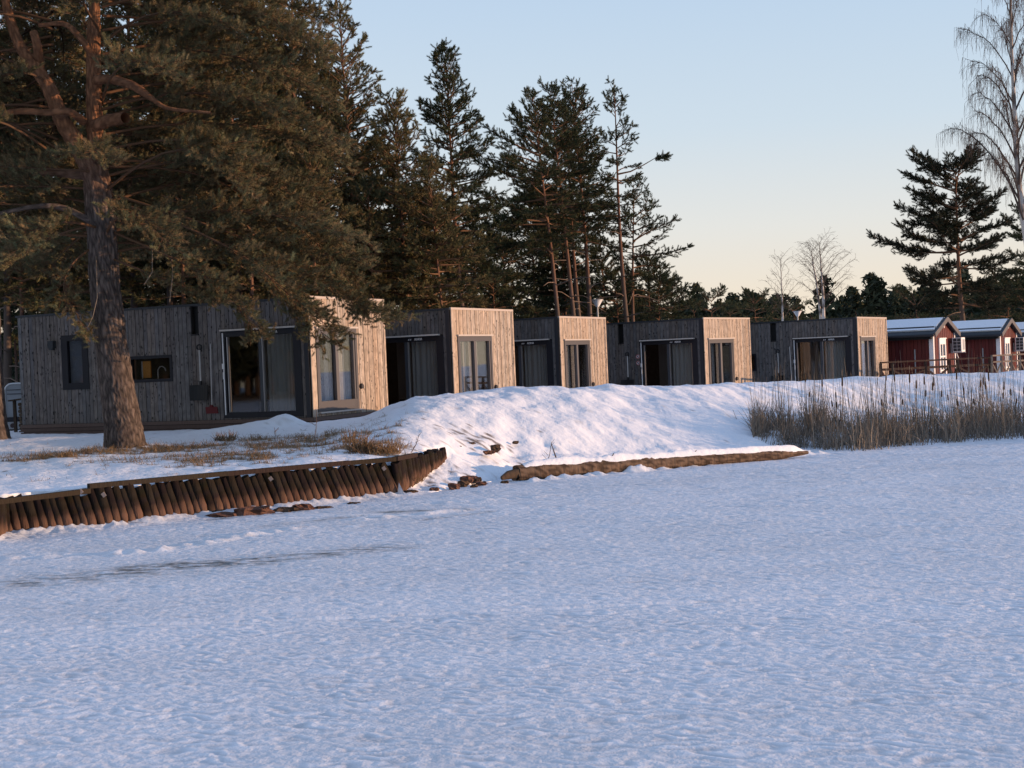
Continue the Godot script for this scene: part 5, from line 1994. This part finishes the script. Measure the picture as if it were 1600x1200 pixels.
func make_small_things(cabins: Array) -> void:
	rng.seed = 17
	shovel(cabins[0], 3.28, 0.5, 1.93, "snow shovel with a black blade hanging on the nearest cabin")
	shovel(cabins[3], 3.15, 0.42, 1.85, "snow shovel hanging on the fourth cabin, beside two round signs")
	shovel(cabins[4], 3.25, 0.4, 1.85, "snow shovel hanging on the farthest timber cabin")
	# scraper with a red blade, and a pole
	var c: Node3D = cabins[0]
	var t := thing("scraper", "long-handled scraper with a red blade leaning on the nearest cabin", "scraper", on_cabin(c, 2.92, 0.0, 0.12), c.rotation.y)
	var mb := MB.new()
	mb.col = Color(0.4, 0.38, 0.36)
	mb.tube([Vector3(0, 0.32, 0.03), Vector3(-0.02, 1.95, -0.06)], [0.017, 0.017], 6)
	part("shaft", mb, M.paint, t)
	mb = MB.new()
	mb.col = Color(0.11, 0.014, 0.013)
	mb.box(Transform3D(Basis(Vector3(1, 0, 0), 0.2), Vector3(0, 0.24, 0.04)), Vector3(0.36, 0.17, 0.03))
	mb.box(Transform3D(Basis(Vector3(1, 0, 0), 0.5), Vector3(0, 0.33, 0.04)), Vector3(0.08, 0.08, 0.05))
	part("blade", mb, M.paint, t)
	c = cabins[4]
	t = thing("broom", "pale broom pole leaning on the farthest timber cabin beside the shovel", "broom", on_cabin(c, 2.72, 0.0, 0.14), c.rotation.y)
	mb = MB.new()
	mb.col = Color(0.5, 0.46, 0.42)
	mb.tube([Vector3(0.05, 0.2, 0.03), Vector3(-0.03, 1.95, -0.07)], [0.018, 0.018], 6)
	part("shaft", mb, M.paint, t)
	mb = MB.new()
	mb.col = Color(0.2, 0.12, 0.08)
	mb.aabb(Vector3(-0.14, 0.02, -0.01), Vector3(0.24, 0.2, 0.07))
	part("brush", mb, M.matt, t)
	# two round signs by the fourth door
	c = cabins[3]
	for k in 2:
		mb = MB.new()
		mb.col = Color(0.55, 0.5, 0.5)
		mb.tube([Vector3(0, 0, 0), Vector3(0, 0, 0.012)], [0.085, 0.085], 18)
		mb.col = Color(0.3, 0.06, 0.06)
		for j in 16:
			var a := TAU * j / 16
			var b := TAU * (j + 1) / 16
			mb.quad(Vector3(cos(a) * 0.06, sin(a) * 0.06, 0.016), Vector3(cos(a) * 0.083, sin(a) * 0.083, 0.016), Vector3(cos(b) * 0.083, sin(b) * 0.083, 0.016), Vector3(cos(b) * 0.06, sin(b) * 0.06, 0.016))
		mb.col = Color(0.05, 0.05, 0.05)
		mb.box(Transform3D(Basis(Vector3(0, 0, 1), 0.7), Vector3(0, 0, 0.016)), Vector3(0.03, 0.09, 0.004))
		var o := part("round_sign", mb, M.paint, self)
		o.transform = Transform3D(c.basis, on_cabin(c, 2.72, 1.68 - 0.24 * k, 0.045))
		tag(o, ["upper of two small round signs beside the fourth cabin's door", "lower of two small round signs beside the fourth cabin's door"][k], "sign", "round signs on the fourth cabin")
	street_lamp(933, 468, 57, "white funnel street lamp behind the middle cabin's sunlit end")
	street_lamp(1246, 486, 76, "white funnel street lamp behind the farthest timber cabin's dark side")
	# caravan at the left edge
	var p := at(11, 680, 42)
	p.y = 0.85
	t = thing("caravan", "pale grey caravan with a rounded corner half hidden behind the nearest cabin", "caravan", p)
	mb = MB.new()
	mb.col = Color(0.27, 0.28, 0.29)
	var n := 8
	var prof := [Vector2(0.0, 0.42)]
	for k in n + 1:
		var a := PI - PI / 2 * k / n
		prof.append(Vector2(0.22 + 0.22 * cos(a), 1.2 + 0.22 * sin(a)))
	prof.append(Vector2(3.0, 1.42))
	prof.append(Vector2(3.0, 0.42))
	for k in range(1, prof.size() - 1):
		mb.tri(Vector3(prof[0].x, prof[0].y, 0), Vector3(prof[k + 1].x, prof[k + 1].y, 0), Vector3(prof[k].x, prof[k].y, 0))
	for k in prof.size():
		var a: Vector2 = prof[k]
		var b: Vector2 = prof[(k + 1) % prof.size()]
		mb.quad(Vector3(b.x, b.y, 0), Vector3(a.x, a.y, 0), Vector3(a.x, a.y, -4), Vector3(b.x, b.y, -4))
	part("body", mb, M.paint, t)
	mb = MB.new()
	mb.col = Color(0.7, 0.7, 0.69)
	var tr := []
	var rr := []
	for k in prof.size() - 1:
		tr.append(Vector3(prof[k].x, prof[k].y, 0.01))
		rr.append(0.025)
	mb.tube(tr, rr, 6)
	part("edge_trim", mb, M.paint, t)
	for h: float in [1.1, 1.22]:
		mb = MB.new()
		mb.col = Color(0.05, 0.05, 0.055)
		mb.aabb(Vector3(0.06, h, 0.004), Vector3(1.5, h + 0.02, 0.02))
		part("window_seal", mb, M.paint, t)
	mb = MB.new()
	mb.col = Color(0.04, 0.04, 0.045)
	mb.aabb(Vector3(0.02, 0.0, -3.8), Vector3(3.0, 0.42, -0.05))
	mb.aabb(Vector3(0.05, 0.3, 0.0), Vector3(0.38, 0.42, 0.05))
	part("underside", mb, M.matt, t)
	mb = MB.new()
	mb.col = Color(0.3, 0.3, 0.3)
	mb.aabb(Vector3(0.02, 0.06, -0.04), Vector3(0.6, 0.28, 0.05))
	part("bumper", mb, M.paint, t)
	mb = MB.new()
	mb.col = Color(0.05, 0.03, 0.03)
	mb.tube([Vector3(0.2, 0.17, 0.03), Vector3(0.2, 0.17, 0.07)], [0.07, 0.07], 10)
	part("tail_light", mb, M.paint, t)
	# stacked firewood beside the cabin
	p = at(26, 684, 40.6)
	p.y = 0.8
	t = thing("firewood_rack", "narrow rack of stacked firewood between the caravan and the nearest cabin", "firewood rack", p)
	mb = MB.new()
	mb.col = Color(0.12, 0.09, 0.065)
	mb.aabb(Vector3(-0.04, 0, 0), Vector3(0.04, 1.0, 0.08))
	part("post", mb, M.board, t)
	mb = MB.new()
	mb.col = Color(0.12, 0.09, 0.065)
	mb.beam(Vector3(-0.1, 0.98, 0.04), Vector3(0.6, 1.06, 0.04), 0.5, 0.04)
	part("roof", mb, M.board, t)
	for k in 9:
		mb = MB.new()
		mb.col = Color(0.23, 0.17, 0.12) * rnd(0.6, 1.1)
		mb.tube([Vector3(0.14 + 0.02 * (k % 2), 0.06 + 0.1 * k, -0.4), Vector3(0.14 + 0.02 * (k % 2), 0.06 + 0.1 * k, 0.05)], [0.05, 0.05], 8)
		part("log", mb, M.board, t)

# ------------------------------------------------------------------ sky, sun, camera
func make_sky() -> PanoramaSkyMaterial:
	var w := 1024
	var h := 512
	var sun := sun_from()
	var data := PackedFloat32Array()
	data.resize(w * h * 4)
	# elevation in degrees -> colour
	var els := [0.0, 2.0, 5.0, 9.0, 14.0, 24.0, 45.0, 90.0]
	var cols := [Color(0.87, 0.74, 0.575), Color(0.87, 0.765, 0.62), Color(0.77, 0.775, 0.745), Color(0.61, 0.72, 0.815), Color(0.505, 0.65, 0.82), Color(0.365, 0.51, 0.765), Color(0.245, 0.375, 0.645), Color(0.19, 0.32, 0.625)]
	for y in h:
		var el := 90.0 - (y + 0.5) / h * 180.0
		var k := 0
		while k < els.size() - 2 and el > els[k + 1]:
			k += 1
		var base: Color = cols[k].lerp(cols[k + 1], clampf((el - els[k]) / (els[k + 1] - els[k]), 0, 1)) * 0.92
		for x in w:
			var az := ((x + 0.5) / w - 0.5) * TAU
			var e := deg_to_rad(el)
			var dir := Vector3(sin(az) * cos(e), sin(e), -cos(az) * cos(e))
			var ang := rad_to_deg(dir.angle_to(sun))
			var g := 2.0 * exp(-ang / 17.0)
			var c := base
			c.r += 1.0 * g
			c.g += 0.72 * g
			c.b += 0.36 * g
			var i := (y * w + x) * 4
			data[i] = c.r
			data[i + 1] = c.g
			data[i + 2] = c.b
			data[i + 3] = 1.0
	var im := Image.create_from_data(w, h, false, Image.FORMAT_RGBAF, data.to_byte_array())
	var m := PanoramaSkyMaterial.new()
	m.panorama = ImageTexture.create_from_image(im)
	return m

const SUN_AZ := 96.0
const SUN_EL := 4.3
func sun_from() -> Vector3:
	var a := deg_to_rad(SUN_AZ)
	var e := deg_to_rad(SUN_EL)
	return Vector3(sin(a) * cos(e), sin(e), -cos(a) * cos(e))

func _ready() -> void:
	# camera
	var cam := Camera3D.new()
	cam.name = "camera"
	add_child(cam)
	cam.fov = rad_to_deg(2.0 * atan(600.0 / F))
	cam.near = 0.1
	cam.far = 2000.0
	cam.position = EYE
	eye_turn = Basis(Vector3(1, 0, 0), -atan(35.0 / F)) * Basis(Vector3(0, 0, 1), -0.042)
	cam.basis = eye_turn
	# sky and exposure
	var we := WorldEnvironment.new()
	we.name = "environment"
	var env := Environment.new()
	env.background_mode = Environment.BG_SKY
	var sky := Sky.new()
	sky.sky_material = make_sky()
	env.sky = sky
	env.tonemap_mode = Environment.TONE_MAPPER_LINEAR
	env.tonemap_exposure = 1.1
	env.sdfgi_enabled = true
	env.ssao_enabled = true
	env.ssil_enabled = true
	we.environment = env
	add_child(we)
	# low sun from the right
	var sun := DirectionalLight3D.new()
	sun.name = "sun"
	sun.light_energy = 1.6
	sun.light_color = Color(1.0, 0.81, 0.64)
	sun.light_angular_distance = 0.5
	sun.shadow_enabled = true
	add_child(sun)
	sun.look_at_from_position(sun_from() * 50.0, Vector3.ZERO, Vector3.UP)

	rng.seed = 1
	noise.seed = 7
	noise.noise_type = FastNoiseLite.TYPE_SIMPLEX_SMOOTH
	noise.frequency = 0.02
	noise.fractal_type = FastNoiseLite.FRACTAL_NONE
	make_materials()
	tuft_near = make_tuft(46, 0.13, 0.065, 0.009)
	tuft_far = make_tuft(36, 0.2, 0.1, 0.018)
	make_columns()
	make_land()
	var cabins := make_cabins()
	make_cottages()
	make_pile_wall()
	make_forest()
	make_big_pine()
	make_birches()
	make_log()
	make_reeds()
	make_stones()
	make_grass()
	make_small_things(cabins)
